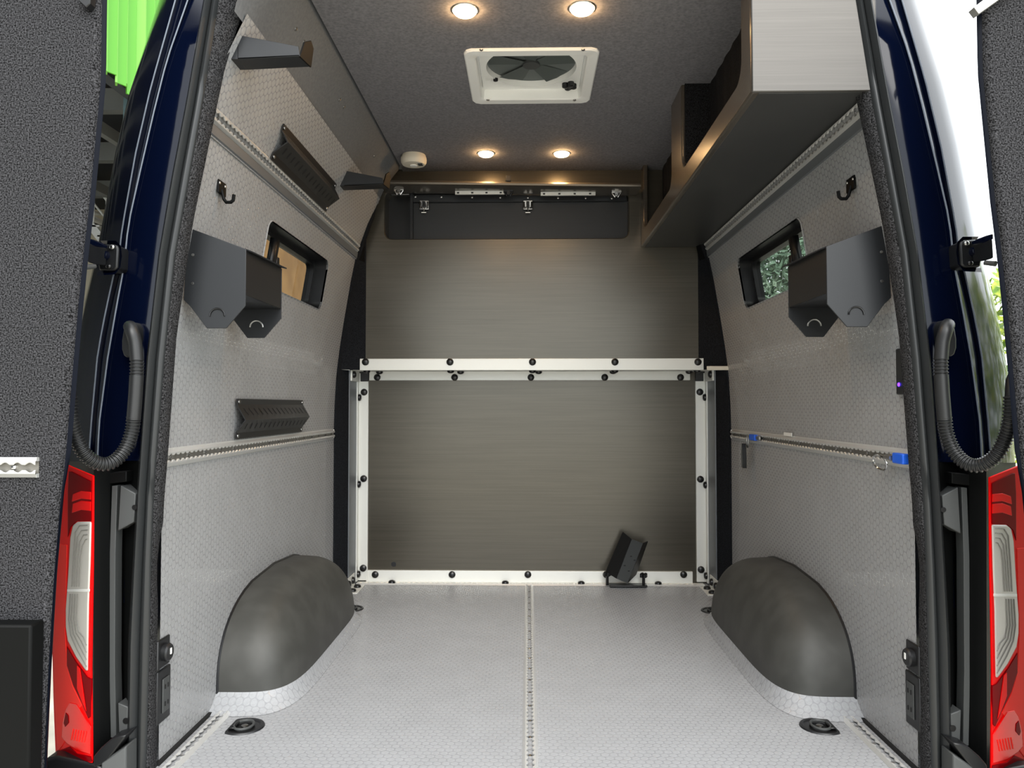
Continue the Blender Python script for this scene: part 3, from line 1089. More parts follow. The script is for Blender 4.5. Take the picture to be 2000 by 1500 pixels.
def holder(side, label):
    ya, yb = 1.85, 2.12
    xw, xf = X0 - .845, P(478, 520, ya).x
    t = thing('wall_holder', label, 'holder', (2 * X0 - xw if side < 0 else xw, ya, 1.1), 'black folded steel holders')

    def plate(y, th, nm, mt):
        zt0, zt1 = 1.277, 1.224
        b0 = 1.030
        pts = [(xw, zt0), (xf + .003, zt1), (xf + .003, 1.085), (xf - .044, b0), (xf - .092, b0), (xw + .006, 1.085), (xw - .01, 1.10)]
        pp = [Vector((x, y, z)) for x, z in pts]
        o = ob(nm, MB(side).prism(pp, (0, th, 0)), mt, t, bevel=.0012)
        # half-moon tab
        mx_, mz = xf - .066, 1.060
        arc_ = [Vector((mx_ + .018 * math.cos(a), y - .0015, mz + .018 * math.sin(a))) for a in [math.pi * k / 14 for k in range(15)]]
        ob('half_moon_slot', MB(side).tube(arc_, .0022, 6), M_bolt if nm == 'near_plate' else M_alu, o)
        return o
    a = plate(ya, .004, 'near_plate', M_black)
    plate(yb, .004, 'far_plate', M_black)
    zA, zB = 1.224, 1.112
    m = MB(side)
    m.add([Vector((xf, ya + .0035, zA)), Vector((xf, yb, zA + .004)), Vector((xf, yb, zB)), Vector((xf, ya + .0035, zB))], [(0, 1, 2, 3)])
    ob('front_sheet', m, M_blackbrown, t, solid=.004, smooth=0)
    m = MB(side)
    m.add([Vector((xf, ya, zA)), Vector((xf, yb, zA + .004)), Vector((xf + .014, yb + .01, zA + .002)), Vector((xf + .010, ya + .02, zA - .003))], [(0, 1, 2, 3)])
    ob('top_flange', m, M_black, t, solid=.003, smooth=0)
    m = MB(side)
    m.add([Vector((xf, ya + .006, zB)), Vector((xf, yb, zB)), Vector((xw + .02, yb, zB)), Vector((xw + .02, ya + .006, zB))], [(0, 1, 2, 3)])
    ob('shelf_sheet', m, M_black, t, solid=.003)
    for z in (1.21, 1.14):
        ob('rivet', MB(side).lathe([(.004, 0), (.003, .002)], 8, look((0, -1, 0), Vector((xw + .012, ya, z)))), M_steel, t)


holder(1, 'big black folded steel holder on the wall by the window with brown view')
holder(-1, 'big black folded steel holder on the wall by the window with green view')

# wheel chock on the floor track
ck = thing('wheel_chock', 'black steel channel chock leaning on the floor in front of the grey partition', 'chock', P(1222, 1137, 3.58))
BL, BR, TR, TL = P(1204, 1130, 3.535), P(1225, 1139, 3.55), P(1255, 1061, 3.56), P(1234, 1053, 3.545)
LB, LT = P(1183, 1117, 3.62), P(1217, 1039, 3.63)
RB, RT = P(1242, 1122, 3.62), P(1265, 1057, 3.625)
web = ob('web', MB().add([BL, BR, TR, TL], [(0, 1, 2, 3)]), M_chock_lit, ck, solid=.004, smooth=0)
ob('side_flange', MB().add([LB, BL, TL, LT], [(0, 1, 2, 3)]), M_plastic, ck, solid=.004, smooth=0)
ob('side_flange', MB().add([BR, RB, RT, TR], [(0, 1, 2, 3)]), M_plastic, ck, solid=.004, smooth=0)
nrm = (BR - BL).cross(TL - BL).normalized()
if nrm.y > 0:
    nrm = -nrm
for a, b in ((.45, .62), (.85, .57), (.22, .36), (.72, .28)):
    c_ = BL + (BR - BL) * a + (TL - BL) * b + nrm * .003
    ob('slot', MB().box(c_, (.009, .002, .003)), M_dark, web)
z_ = .006
q0, q1 = P(1190, 1138, 3.60), P(1263, 1138, 3.60)
ob('track_foot', MB().bb(q0.x, q1.x, 3.575, 3.625, .004, .013), M_bolt, ck, bevel=.002)
for u, v in ((1186, 1121), (1257, 1124)):
    q = P(u, v, 3.60)
    k_ = MB()
    k_.tube([Vector((q.x, q.y, .008)), Vector((q.x, q.y, q.z))], .007, 8)
    for j in range(4):
        a = j * math.pi / 2 + .4
        k_.lathe([(.008, -.008), (.008, .008), (.004, .011)], 8, Matrix.Translation((q.x + .011 * math.cos(a), q.y + .011 * math.sin(a), q.z)))
    ob('clamp_knob', k_, M_bolt, ck)

# fittings in the right hand cargo track
xw = X0 + .885 - .012
f1 = thing('track_fitting', 'blue track fitting with a metal loop and black pull strap near the partition', 'fitting', (xw, 3.06, .716))
ob('fitting_body', MB().bb(xw - .012, xw + .004, 3.00, 3.07, .705, .729), M_blue, f1, bevel=.003)
ob('fitting_stud', MB().bb(xw - .008, xw + .004, 2.955, 2.998, .709, .725), M_steel, f1, bevel=.004)
ob('loop', MB().tube([Vector((xw - .012, 3.09 + .012 * math.cos(a), .700 + .024 * math.sin(a))) for a in [2 * math.pi * k / 20 for k in range(21)]], .003, 8, caps=False), M_steel, f1)
ob('pull_strap', MB().prism([Vector((xw - .02, 3.085, .69)), Vector((xw - .014, 3.115, .69)), Vector((xw - .014, 3.125, .64)), Vector((xw - .014, 3.115, .595)), Vector((xw - .02, 3.075, .593)), Vector((xw - .022, 3.07, .64))], (-.016, 0, 0)), M_bolt, f1, bevel=.002)
f2 = thing('track_fitting', 'blue track fitting with a chrome ring beside the door opening', 'fitting', (xw, 1.86, .71))
ob('fitting_body', MB().bb(xw - .014, xw + .004, 1.815, 1.868, .704, .729), M_blue, f2, bevel=.003)
ob('fitting_stud', MB().bb(xw - .010, xw + .004, 1.87, 1.915, .708, .724), M_steel, f2, bevel=.004)
ob('ring', MB().tube([Vector((xw - .014 - .004 * math.sin(a), 1.93 + .036 * math.cos(a), .707 + .018 * math.sin(a) - .006)) for a in [2 * math.pi * k / 28 for k in range(29)]], .0028, 8, caps=False), M_chrome, f2)
ob('strap_pin', MB().tube([Vector((xw - .014, 1.90, .716)), Vector((xw - .014, 1.87, .716))], .006, 8), M_steel, f2)
tag(ob('sticker', MB().bb(xw + .003, xw + .005, 2.62, 2.70, .737, .749), M_sticker), 'small white sticker on the upper lip of the track with blue fittings', 'sticker')

# switch panel and outlets by the door edge
sw = thing('switch_panel', 'black switch panel with a purple light at the edge of the door opening', 'switch', (X0 + .88, 1.85, .92))
ob('panel_body', MB().bb(X0 + .870, X0 + .884, 1.80, 1.866, .868, .978), M_plastic, sw, bevel=.003)
ob('indicator', MB().lathe([(.005, 0), (.004, .002)], 10, look((-1, 0, 0), Vector((X0 + .870, 1.850, .892)))), M_purple, sw)
for side, w in ((1, 'on the green building side'), (-1, 'on the cabinet side')):
    sx = lambda x: 2 * X0 - x if side < 0 else x
    x = X0 - .885
    t = thing('power_socket', 'round black power socket above the duplex outlet ' + w, 'socket', (sx(x), 1.85, .25), 'round sockets by the door opening')
    ob('socket_plate', MB(side).bb(x, x + .006, 1.795, 1.855, .222, .290), M_plastic, t, bevel=.004)
    ob('socket_cap', MB(side).lathe([(.021, 0), (.021, .010), (.018, .014)], 20, look((1, 0, 0), Vector((x + .006, 1.826, .256)))), M_plastic, t)
    ob('socket_pin', MB(side).box(Vector((x + .0205, 1.828, .258)), (.002, .006, .014)), M_white, t)
    t = thing('wall_outlet', 'black duplex outlet low beside the door opening ' + w, 'outlet', (sx(x), 1.84, .155), 'duplex outlets by the door opening')
    ob('outlet_plate', MB(side).bb(x, x + .006, 1.795, 1.860, .094, .218), M_plastic, t, bevel=.003)
    ob('outlet_face', MB(side).bb(x + .006, x + .009, 1.815, 1.848, .115, .195), M_gplastic, t, bevel=.002)
    for zc in (.135, .175):
        for dy in (-.007, .007):
            ob('blade_slot', MB(side).box(Vector((x + .0095, 1.832 + dy, zc)), (.002, .003, .01)), M_dark, t)


# ================================================================== rear door frame and body
VS = list(range(-260, 1741, 40))
T = [(484, 0), (468, 40), (440, 130), (417, 240), (376, 440), (345, 655), (328, 890), (321, 970), (318, 1037), (309, 1066), (306, 1120), (309, 1190), (306, 1290), (306, 1500)]
S1 = [(428, 0), (397, 200), (370, 350), (343, 500), (322, 700), (302, 950), (296, 1100), (293, 1250), (286, 1500)]
S0 = [(397, 0), (362, 200), (333, 350), (308, 500), (285, 700), (268, 950), (259, 1100), (250, 1250), (247, 1500)]
R2 = [(372, 0), (330, 120), (305, 220), (275, 350), (255, 440), (247, 520), (232, 600), (215, 700), (198, 830), (195, 905), (190, 1100)]
R1 = [(348, 0), (300, 170), (270, 300), (243, 450), (238, 500), (225, 545), (205, 640), (195, 700), (183, 830), (178, 905), (172, 1100)]
OL = [(312, 0), (280, 100), (250, 190), (225, 300), (195, 460), (180, 530), (163, 600), (148, 680), (139, 740), (132, 800), (126, 905), (119, 980), (110, 1100), (107, 1250), (107, 1380), (112, 1480)]

for side, nm in ((1, 'trim_3'), (-1, 'trim_4')):
    t0 = world_line(T, 1.806, VS)
    t1 = world_line(T, 1.796, VS)
    s1 = world_line(S1, 1.757, VS)
    mid = [a * .45 + b * .55 + Vector((.003, -.010, 0)) for a, b in zip(t1, s1)]
    back = [p + Vector((-.05, .03, 0)) for p in t0]
    dn = [p + Vector((-.01, .01, 0)) for p in s1]
    struct(ob(nm, MB(side).loft([back, t0, t1, mid, s1, dn][::-1]), M_trimcarpet, smooth=60))

van = thing('van_body', 'dark navy blue painted van body around the open rear doorway', 'van', (X0, 1.8, -.5))
for side in (1, -1):
    # rubber seal: two bulbs
    a, b = world_line(S0, 1.745, VS), world_line(S1, 1.755, VS)
    pts = []
    for f, dy in ((-.02, .03), (0, .012), (.1, -.006), (.26, -.013), (.42, -.006), (.5, .004), (.58, -.002), (.78, -.006), (.93, .0), (.99, .006)):
        pts.append([p + (q - p) * f + Vector((0, dy, 0)) for p, q in zip(a, b)])
    ob('door_seal', MB(side).loft(pts), M_rubber, van, smooth=70)
    # painted pillar
    up = [v for v in VS if v <= 925]
    l0 = world_line(S0, 1.765, up)
    l0b = [p + Vector((.03, .02, 0)) for p in l0]
    l2 = world_line(R2, 1.782, up)
    l2b = [p + Vector((-.0035, -.005, 0)) for p in l2]
    l1 = world_line(R1, 1.798, up)
    l1b = [p + Vector((-.004, -.005, 0)) for p in l1]
    lo = world_line(OL, 1.95, up)
    seg = [l0b, l0, l2, l2b, l1, l1b]
    for f in (.2, .4, .6, .8, .93):
        bul = .016 * math.sin(math.pi * f)
        seg.append([p + (q - p) * f + Vector((-bul * .3, -bul, 0)) for p, q in zip(l1b, lo)])
    seg.append(lo)
    seg.append([p + Vector((-.004, .04, 0)) for p in lo])
    for ln_ in (l2b, l1b):  # thin beads added to draw the bright reflection lines along the ridges
        ob('glint_bead', MB(side).tube([p + Vector((.001, -.001, 0)) for p in ln_], .0019, 8), M_seam_glint, van, smooth=80)
    ob('rear_pillar', MB(side).loft(seg[::-1]), M_navy, van, smooth=50)
    full = world_line(OL, 1.95, VS)[::-1]
    fz, fx = [p.z for p in full], [p.x for p in full]
    sx_ = lambda z, y: Vector((float(np.interp(z, fz, fx)) + .004, y, z))
    m = MB(side)
    zall = sorted(fz)
    m.loft([[sx_(z, y) for z in zall] for y in (1.95, 2.2)])
    m.loft([[sx_(z, y) for z in [q for q in zall if q < 1.15] + [1.15]] for y in (2.2, 4.0)])
    m.loft([[sx_(z, y) for z in [1.64] + [q for q in zall if q > 1.64]] for y in (2.2, 4.0)])
    m.loft([[sx_(z, y) for z in zall] for y in (4.0, 5.2)])
    ob('side_panel', m, M_navy, van, smooth=60)
    # lower rear corner: dark recess behind the lamp
    lowv = [v for v in VS if v >= 880]
    L0 = world_line(S0, 1.765, lowv)
    L0b = [p + Vector((.03, .02, 0)) for p in L0]
    LI = [P(238, v, 1.80) for v in lowv]
    LI2 = [P(213, v, 1.742) for v in lowv]
    LJ = [P(183, v, 1.709) for v in lowv]
    LK = [P(178, v, 1.73) for v in lowv]
    LO = world_line(OL, 1.94, lowv)
    ob('corner_recess', MB(side).loft([L0b, L0, LI, LI2, LJ, LK, LO][::-1]), M_boxblack, van)
    ob('recess_cap', MB(side).prism([P(188, 926, 1.745), P(247, 920, 1.745), P(247, 941, 1.745), P(188, 948, 1.745)], (0, .05, 0)), M_boxblack, van, bevel=.002)
    ob('sealing_strip', MB(side).prism([P(218.5, 949, 1.745), P(229, 948, 1.745), P(225, 1080, 1.745), P(224, 1300, 1.745), P(227, 1441, 1.745), P(216, 1441, 1.745), P(213, 1300, 1.745), P(214, 1080, 1.745)], (0, .03, 0)), M_gplastic, van, bevel=.001)
    st = ob('striker_box', MB(side).prism([P(235, 948, 1.74), P(265, 964, 1.74), P(261, 1020, 1.74), P(230, 1037, 1.74)], (0, .05, 0)), M_gplastic, van, bevel=.002)
    ob('fixing_hole', MB(side).lathe([(.006, 0), (.006, .001)], 12, look((0, -1, 0), P(263, 991, 1.7395))), M_bolt, st)
    st = ob('striker_box', MB(side).prism([P(230, 1373, 1.74), P(250, 1381, 1.74), P(248, 1437, 1.74), P(232, 1439, 1.74)], (0, .05, 0)), M_gplastic, van, bevel=.002)
    ob('fixing_hole', MB(side).lathe([(.007, 0), (.007, .001)], 12, look((0, -1, 0), P(246, 1408, 1.7395))), M_bolt, st)
    ob('inner_navy_panel', MB(side).prism([P(244, 1035, 1.79), P(264, 1035, 1.79), P(258, 1180, 1.79), P(240, 1180, 1.79)], (0, .01, 0)), M_navy, van, bevel=.003)
    # bumper corner
    ob('corner_skirt', MB(side).prism([P(182, 1478, 1.70), P(196, 1461, 1.70), P(218, 1442, 1.70), P(234, 1437, 1.70), P(246, 1436, 1.70), P(240, 1446, 1.70), P(205, 1492, 1.70), P(182, 1500, 1.70)], (0, .08, 0)), M_plastic, van, bevel=.003)
    ob('bumper_step', MB(side).prism([P(197, 1489, 1.70), P(246, 1457, 1.70), P(246, 1640, 1.70), P(195, 1640, 1.66)], (0, .05, 0)), M_gplastic, van, bevel=.004)
    ob('bumper', MB(side).prism([P(70, 1500, 1.72), P(90, 1482, 1.72), P(112, 1478, 1.72), P(185, 1494, 1.70), P(200, 1500, 1.70), P(200, 1700, 1.70), P(70, 1700, 1.70)], (0, .2, 0)), M_plastic, van, bevel=.006)
    # hinge
    hg = ob('hinge_plate', MB(side).prism([P(200, 476, 1.735), P(229, 478, 1.735), P(231, 486, 1.735), P(229, 524, 1.735), P(222, 528, 1.735), P(193, 528, 1.735), P(190, 512, 1.735)], (0, .05, 0)), M_plastic, van, bevel=.004)
    ob('hinge_barrel', MB(side).lathe([(.012, 0), (.012, .016), (.008, .018)], 18, look((0, -1, 0), P(205, 499, 1.735))), M_navy, hg)
    ob('hinge_screw', MB(side).lathe([(.006, 0), (.006, .004), (.003, .006)], 10, look((0, -1, 0), P(220, 483, 1.735))), M_steel, hg)
    ob('hinge_screw', MB(side).lathe([(.006, 0), (.006, .004), (.003, .006)], 10, look((0, -1, 0), P(213, 521, 1.735))), M_bolt, hg)
    rec = MB(side)
    o_ = [(196, 470), (226, 470), (236, 480), (238, 500), (235, 522), (224, 536), (190, 538)]
    i_ = [(200, 476), (224, 477), (231, 484), (232, 500), (229, 520), (221, 529), (192, 530)]
    rec.loft([[P(u, v, 1.738) for u, v in o_], [P(u, v, 1.748) for u, v in i_]][::-1])
    ob('hinge_recess_edge', rec, M_navy, van, smooth=70)
    ob('hinge_arm', MB(side).prism([P(172, 474, 1.64), P(196, 480, 1.70), P(192, 515, 1.70), P(170, 512, 1.64)], (.0, .03, 0)), M_plastic, van, bevel=.003)
    ob('hinge_stop', MB(side).tube([P(166, 522, 1.64), P(186, 520, 1.66)], [.006, .005], 10), M_gplastic, van)
    ob('hinge_arm_cover', MB(side).prism([P(170, 463, 1.64), P(198, 474, 1.68), P(196, 481, 1.68), P(170, 477, 1.64)], (0, .03, 0)), M_navy, van, bevel=.003)
# roof edge above the doorway
ob('roof_header', MB().bb(-.9, .93, 1.74, 1.80, 1.90, 2.06), M_navy, van)


# ================================================================== wiring conduits
def smooth_path(pts, n):
    pts = [Vector(p) for p in pts]
    out = []
    m = len(pts)
    for i in range(m - 1):
        p0, p1, p2, p3 = pts[max(i - 1, 0)], pts[i], pts[i + 1], pts[min(i + 2, m - 1)]
        for k in range(n):
            t = k / n
            out.append(.5 * ((2 * p1) + (p2 - p0) * t + (2 * p0 - 5 * p1 + 4 * p2 - p3) * t * t + (3 * p1 - p0 - 3 * p2 + p3) * t ** 3))
    out.append(pts[-1])
    return out


def resample(path, step):
    d = [0]
    for a, b in zip(path, path[1:]):
        d.append(d[-1] + (b - a).length)
    n = max(2, int(d[-1] / step))
    ds = np.linspace(0, d[-1], n + 1)
    xs = [np.interp(ds, d, [p[k] for p in path]) for k in range(3)]
    return [Vector((xs[0][i], xs[1][i], xs[2][i])) for i in range(n + 1)]


def ribs(path, r0, r1, pitch=.0072):
    pts = resample(path, pitch / 4)
    rr_ = [(r1, r1, r0, r0)[i % 4] for i in range(len(pts))]
    return pts, rr_


def conduit(side, label):
    y = 1.715
    t = thing('wiring_conduit', label, 'conduit', P(258, 660, y) if side > 0 else P(1830, 660, y), 'ribbed door wiring conduits')
    fl_ = [(258, 627), (248, 631), (240, 645), (237, 665), (237, 682), (241, 695), (248, 699), (256, 696), (262, 680), (266, 660), (266, 640)]
    ob('flange', MB(side).prism([P(u, v, 1.735) for u, v in fl_], (0, .045, 0)), M_hose, t, bevel=.005, seg=3)
    el = smooth_path([P(252, 636, 1.76), P(254, 638, 1.73), P(258, 648, y), P(264, 670, y), P(267, 704, y)], 6)
    ob('elbow', MB(side).tube(el, [.007 + .0075 * min(1, i / 6) for i in range(len(el))], 14), M_hose, t, smooth=60)
    p_, r_ = ribs([P(267, 702, y), P(267, 736, y)], .0128, .0152)
    ob('rib_sleeve', MB(side).tube(p_, r_, 14), M_hose, t, smooth=30)
    ob('sleeve', MB(side).tube([P(267, 733, y), P(265, 770, y), P(261, 820, y)], .0152, 14), M_hose, t, smooth=60)
    ho_ = smooth_path([P(261, 815, y), P(257, 845, y), P(243, 880, y - .01), P(219, 903, y - .03), P(192, 905, y - .05), P(165, 886, y - .07), P(147, 850, y - .08), P(139, 815, y - .09), P(137, 775, y - .09)], 10)
    p_, r_ = ribs(ho_, .0128, .0158)
    ob('ribbed_hose', MB(side).tube(p_, r_, 14), M_hose, t, smooth=30)
    ob('door_end', MB(side).tube([P(137, 785, y - .09), P(136, 745, y - .09), P(130, 725, y - .08)], [.0135, .0125, .010], 12), M_plastic, t, smooth=60)


conduit(1, 'black ribbed wiring conduit looping from the pillar to the door under the green cladding')
conduit(-1, 'black ribbed wiring conduit looping from the pillar to the door with the bushes')


# ================================================================== tail lights
def tail(side, label, dx):
    sx = Vector((-dx, 0, 0))
    yy = lambda u: 1.700 + (184 - u) * .0009
    Q = lambda u, v, lift=0: P(u, v, yy(u) - lift) + sx
    t = thing('tail_light', label, 'tail light', Q(145, 1490) if side > 0 else Vector((2 * X0 - Q(145, 1490).x, 1.74, 0)), 'red tail lights')

    def pane(nm, pts, mt, lift, th=.006, par=None, bev=.0015):
        pp = [Q(u, v, lift) for u, v in pts]
        return ob(nm, MB(side).prism(pp, (0, th, 0)), mt, par or t, bevel=bev)
    outer = [(124, 905), (182, 929), (181, 1100), (178, 1300), (180, 1491), (150, 1487), (108, 1475), (104, 1376), (101, 1252), (104, 1160), (109, 1078), (117, 980)]
    pane('housing', outer, M_red, 0, .007, bev=.002)
    pane('light_band', [(113, 1062), (131, 1064), (129, 1150), (127, 1230), (131, 1300), (142, 1340), (160, 1378), (152, 1386), (136, 1400), (126, 1450), (112, 1470), (107, 1376), (104, 1252), (107, 1160)], M_redlight, .0025)
    up_ = pane('upper_chamber', [(134, 921), (140, 921), (178, 940), (178, 1018), (150, 1018), (138, 1030), (132, 1050), (132, 960)], M_darkred, .003)
    for r_ in ((965, 974), (984, 996)):
        pane('chamber_band', [(142, r_[0]), (158, r_[0] - 6), (177, r_[0] - 4), (177, r_[1] + 2), (158, r_[1]), (140, r_[1] + 6)], M_red, .005, .004, up_, .001)
    cl = pane('clear_lens', [(150, 1019), (177, 1019), (175, 1100), (172, 1180), (170, 1312), (166, 1310), (148, 1285), (131, 1252), (127, 1225), (127, 1190), (132, 1120), (136, 1050), (141, 1026)], M_clear, .006, .01, bev=.004)
    for k in range(4):
        a = k * 6.0
        pth = [(172 - k * .3, 1026 + k * 9), (155 + k * 4, 1027 + k * 9), (147 + a * .75, 1040 + k * 9), (143 + a * .8, 1090), (140 + a * .8, 1146)]
        ob('lens_groove', MB(side).tube([Q(u, v, .0075) for u, v in pth], .0011, 6), M_clear2, cl)
        pth = [(137 + a * .8, 1160), (134 + a * .85, 1210), (138 + a * .85, 1240 - k * 2), (150 + a * .7, 1268 - k * 8), (169, 1302 - k * 14)]
        ob('lens_groove', MB(side).tube([Q(u, v, .0075) for u, v in pth], .0011, 6), M_clear2, cl)
    pane('lens_divider', [(131, 1151), (174, 1151), (174, 1156), (131, 1156)], M_white, .0075, .004, cl, .0005)
    low = pane('lower_chamber', [(130, 1262), (148, 1292), (170, 1322), (178, 1326), (177, 1400), (172, 1404), (160, 1375), (142, 1338), (130, 1300)], M_darkred, .003)
    pane('chamber_band', [(150, 1300), (156, 1306), (168, 1390), (160, 1372), (150, 1345)], M_red, .005, .004, low, .001)
    rf = pane('reflector', [(136, 1372), (150, 1375), (172, 1412), (177, 1420), (177, 1474), (150, 1466), (130, 1452), (120, 1440), (122, 1410), (128, 1386)], M_redref, .004)
    for k in range(6):
        ob('reflector_rib', MB(side).tube([Q(143 + k * 5, 1424 + k * 1, .005), Q(139 + k * 5, 1445 + k, .005)], .0012, 6), M_redlight, rf)
    pane('smoked_corner', [(128, 1392), (133, 1398), (134, 1412), (127, 1420), (124, 1412)], M_darkred, .006, .003, rf, .0005)
    pane('bottom_edge', [(112, 1468), (136, 1458), (150, 1472), (178, 1478), (179, 1489), (150, 1485), (110, 1474)], M_darkred, .003)


tail(1, 'tall red and clear tail light below the conduit under the green cladding', 0)
tail(-1, 'tall red and clear tail light below the conduit beside the bushes', .006)


# ================================================================== open rear doors
DE = [(193, 0), (191, 150), (182, 250), (168, 400), (156, 500), (146, 600), (133, 750), (121, 900), (114, 950), (106, 1040), (99, 1120), (94, 1200), (87, 1320), (81, 1450), (79, 1500)]
DV = list(range(-240, 1801, 40))
for side, nm in ((1, 'door_1'), (-1, 'door_2')):
    y = 1.55
    e = world_line(DE, y, DV)
    if side < 0:
        e = [p + Vector((-.0072, 0, 0)) for p in e]
    far_ = -1.78
    m = MB(side)
    sh = [Vector((float(np.interp(v, [0, 880, 960], [.0085, .008, .002])), 0, 0)) for v in DV]
    Z = lambda k, dx, dy: [p + h_ * k + Vector((dx, dy, 0)) for p, h_ in zip(e, sh)]
    rows_ = [[Vector((far_, y + .012, p.z)) for p in e], Z(.3, 0, .012), Z(1, 0, .016), Z(.6, -.006, .03), Z(.6, -.05, .07), [Vector((far_, y + .085, p.z)) for p in e]]
    m.loft(rows_)
    m.add([r[0] for r in rows_], [tuple(range(6))])
    m.add([r[-1] for r in rows_], [tuple(range(6))[::-1]])
    d = struct(ob(nm, m, M_navydull, smooth=60))
    m = MB(side)
    m.loft([[Vector((far_, y, p.z)) for p in e], [p + Vector((-.012, 0, 0)) for p in e], [p + Vector((-.002, .004, 0)) for p in e], [p + Vector((0, .012, 0)) for p in e]])
    ob('carpet_panel', m, M_carpet, d, smooth=60)
    if side > 0:
        n = 24
        q = P(77, 912.5, y)
        track('polished cargo track across the carpeted door', frame_matrix(q + Vector((0, -.001, 0)), (-1, 0, 0), (0, -1, 0)), n, half=.0205, parent=d)
        a, b = P(61, 1221, 1.505), P(50, 1500, 1.505)
        bx = ob('storage_box', MB().bb(-1.5, a.x, 1.505, 1.548, b.z - .2, a.z), M_boxblack, d, bevel=.005)
        q = P(165, 3, 1.53)
        ob('door_bracket', MB().prism([P(152, -30, 1.53), P(178, -30, 1.53), P(176, 6, 1.53), P(168, 15, 1.53), P(153, 2, 1.53)], (0, .02, 0)), M_plastic, d, bevel=.002)
    else:
        lo_ = [P(1902, 14, 1.53), P(1912, 27, 1.53), P(2060, -78, 1.53), P(2045, -95, 1.53)]
        ob('door_rail', MB().prism(lo_, (0, .02, 0)), M_alu, d, bevel=.001)

# ================================================================== outside
GZ = -.65
struct(ob('ground', MB().add([(-60, -40, GZ), (60, -40, GZ), (60, 70, GZ), (-60, 70, GZ)], [(0, 1, 2, 3)]), M_ground))
bld = thing('building', 'building clad in bright green metal strips above a dark open canopy', 'building', (-6.2, 12, GZ))
strips = [MB().box((0, 0, 3.2), (.03, .15, 6.4)).mesh('cladding_strip', m_) for m_ in (M_green, M_green2)]
y = 5.0
k = 0
while y < 21:
    zb = 5.68 + .05 * (k % 3)
    R = Matrix.Translation((-6.2, y, zb)) @ Matrix.Rotation(math.radians(28 if k % 2 else -28), 4, 'Z')
    put('cladding_strip', strips[k % 2 if k % 5 else 1], bld, M=R)
    y += .14
    k += 1
ob('fascia_back', MB().bb(-6.5, -6.3, .8, 26, 5.8, 11.8), M_soffit, bld)
ob('canopy_soffit', MB().bb(-22, -6.5, .8, 26, 7.6, 7.8), M_soffit, bld)
for i, yy_ in enumerate((9, 12.2, 15.4, 18.6, 21.8)):
    ob('roof_beam', MB().bb(-21, -6.6, yy_, yy_ + .25, 6.9, 7.35), M_beam, bld)
for xx in (-9.0, -11.5, -14):
    ob('purlin', MB().bb(xx, xx + .15, 1, 26, 6.5, 6.75), M_beam, bld)
ob('post', MB().bb(-6.6, -6.4, 12.25, 12.5, GZ, 7.6), M_post, bld)
ob('rear_wall', MB().bb(-24, -6.5, 26, 26.3, GZ, 11.5), M_creamwall, bld)
for j in range(16):
    ob('siding_board', MB().bb(-20, -8, 25.93, 26.0, GZ + .25 * j, GZ + .25 * j + .18), M_creamwall, bld)
ob('unseen_side_block', MB().bb(-10, -6.35, -18, .8, GZ, 5.6), M_soffit, bld)  # unseen block added to darken reflections and light from the left
ob('unseen_inner_wall', MB().bb(-22.2, -22, .8, 26, GZ, 7.7), M_beam, bld)  # unseen wall added to keep bright sky out of the pillar reflection
ob('side_wall', MB().bb(-6.45, -6.2, 14.5, 26, GZ, 5.6), M_tan, bld)
ob('wall_louver', MB().bb(-17.2, -16.4, 25.9, 26, 6.3, 7.6), M_beam, bld)
stt = thing('staircase', 'white steel outdoor staircase with mesh railing below the dark canopy', 'staircase', (-12, 22, GZ))
A, B = P(150, 395, 22), P(222, 485, 22)
A2, B2 = A + (A - B) * .6, B + (B - A) * 1.2
ob('stringer', MB().prism([A2, B2, B2 + Vector((0, 0, -.36)), A2 + Vector((0, 0, -.36))], (0, .08, 0)), M_stair, stt)
rl = Vector((0, 0, 1.15))
ob('handrail', MB().tube([A2 + rl, B2 + rl], .05, 8), M_stair, stt)
ob('midrail', MB().tube([A2 + rl * .5, B2 + rl * .5], .03, 8), M_stair, stt)
for j in range(9):
    p = A2 + (B2 - A2) * (j / 8)
    ob('baluster', MB().tube([p, p + rl], .035, 8), M_stair, stt)
for j in range(14):
    p = A2 + (B2 - A2) * (j / 13)
    ob('tread', MB().box(p + Vector((0, .5, -.05)), (.3, 1.0, .05)), M_stair, stt)


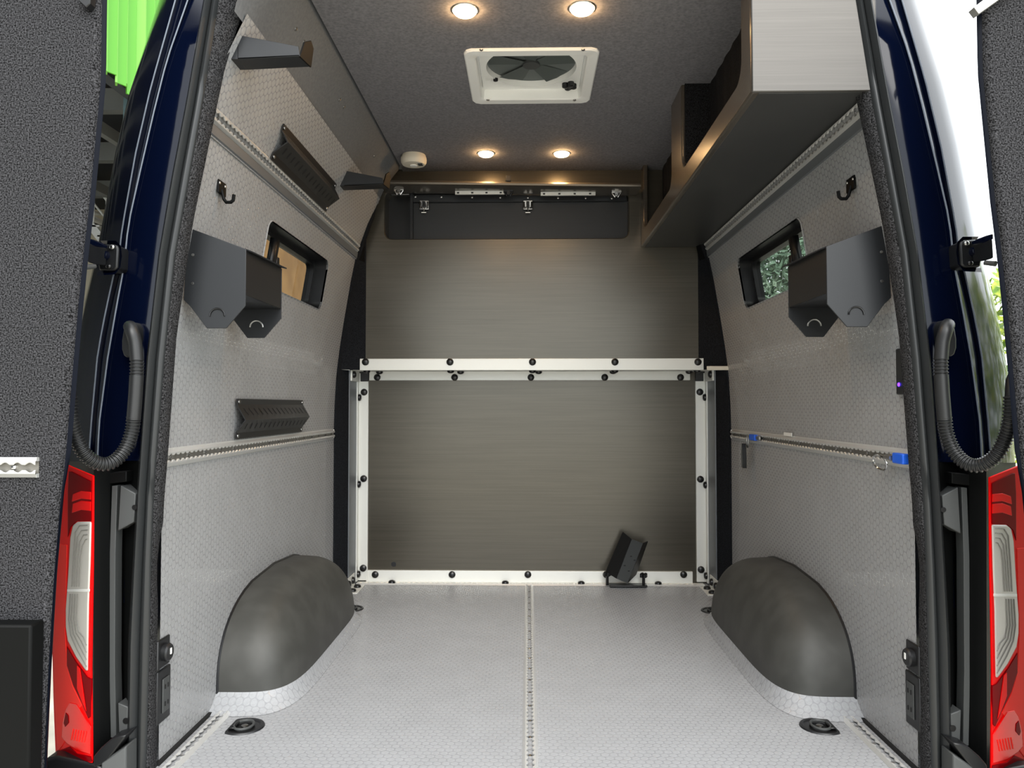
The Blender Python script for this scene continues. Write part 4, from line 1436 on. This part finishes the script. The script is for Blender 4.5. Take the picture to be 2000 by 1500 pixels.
def leafmass(name, label, cat, cx_, cy_, w, dpt, z0, z1, n, size, mt, group=None):
    t = thing(name, label, cat, (cx_, cy_, GZ), group)
    rnd = random.Random(int(cx_ * 100 + cy_ * 10))
    m = MB()
    for _ in range(n):
        a = Vector((rnd.gauss(0, 1), rnd.gauss(0, 1), rnd.gauss(0, 1))).normalized() * (.75 + .25 * rnd.random())
        c_ = Vector((cx_ + a.x * w / 2, cy_ + a.y * dpt / 2, (z0 + z1) / 2 + a.z * (z1 - z0) / 2))
        e1 = Vector((rnd.gauss(0, 1), rnd.gauss(0, 1), rnd.gauss(0, 1))).normalized()
        e2 = e1.orthogonal().normalized()
        s = size * (.6 + .8 * rnd.random())
        m.add([c_ - e1 * s, c_ - e2 * s * .45, c_ + e1 * s, c_ + e2 * s * .45], [(0, 1, 2, 3)])
    o = ob('foliage', m, mt, t, smooth=0)
    o['kind'] = 'stuff'
    tr_ = MB().tube([Vector((cx_, cy_, GZ)), Vector((cx_, cy_, (z0 + z1) / 2))], [.12, .06], 8)
    ob('trunk', tr_, M_beam, t)


hd = thing('hedge', 'yellow-green leafy hedge seen between the van and its open door', 'hedge', (8.3, 8.5, GZ))
rnd = random.Random(5)
m = MB()
for _ in range(9000):
    c_ = Vector((8.2 + rnd.uniform(-.8, .8), rnd.uniform(1.5, 13.4), 0))
    c_.z = GZ + (3.5 + .25 * math.sin(c_.y * 2.1) + .15 * math.sin(c_.y * 5.3)) * rnd.random() ** .7
    e1 = Vector((rnd.gauss(0, 1), rnd.gauss(0, 1), rnd.gauss(0, 1))).normalized()
    e2 = e1.orthogonal().normalized()
    q_ = .13 * (.6 + .8 * rnd.random())
    m.add([c_ - e1 * q_, c_ - e2 * q_ * .45, c_ + e1 * q_, c_ + e2 * q_ * .45], [(0, 1, 2, 3)])
o = ob('foliage', m, M_leaf, hd, smooth=0)
o['kind'] = 'stuff'
for k in range(6):
    ob('stem', MB().tube([Vector((8.2, 2 + 2.2 * k, GZ)), Vector((8.25, 2.05 + 2.2 * k, GZ + 2.4))], [.05, .02], 6), M_beam, hd)


leafmass('tree', 'grey-green tree seen through the side window by the cabinet', 'tree', 7.4, 23.5, 3.6, 6, 1.0, 7.5, 16000, .13, M_tree)
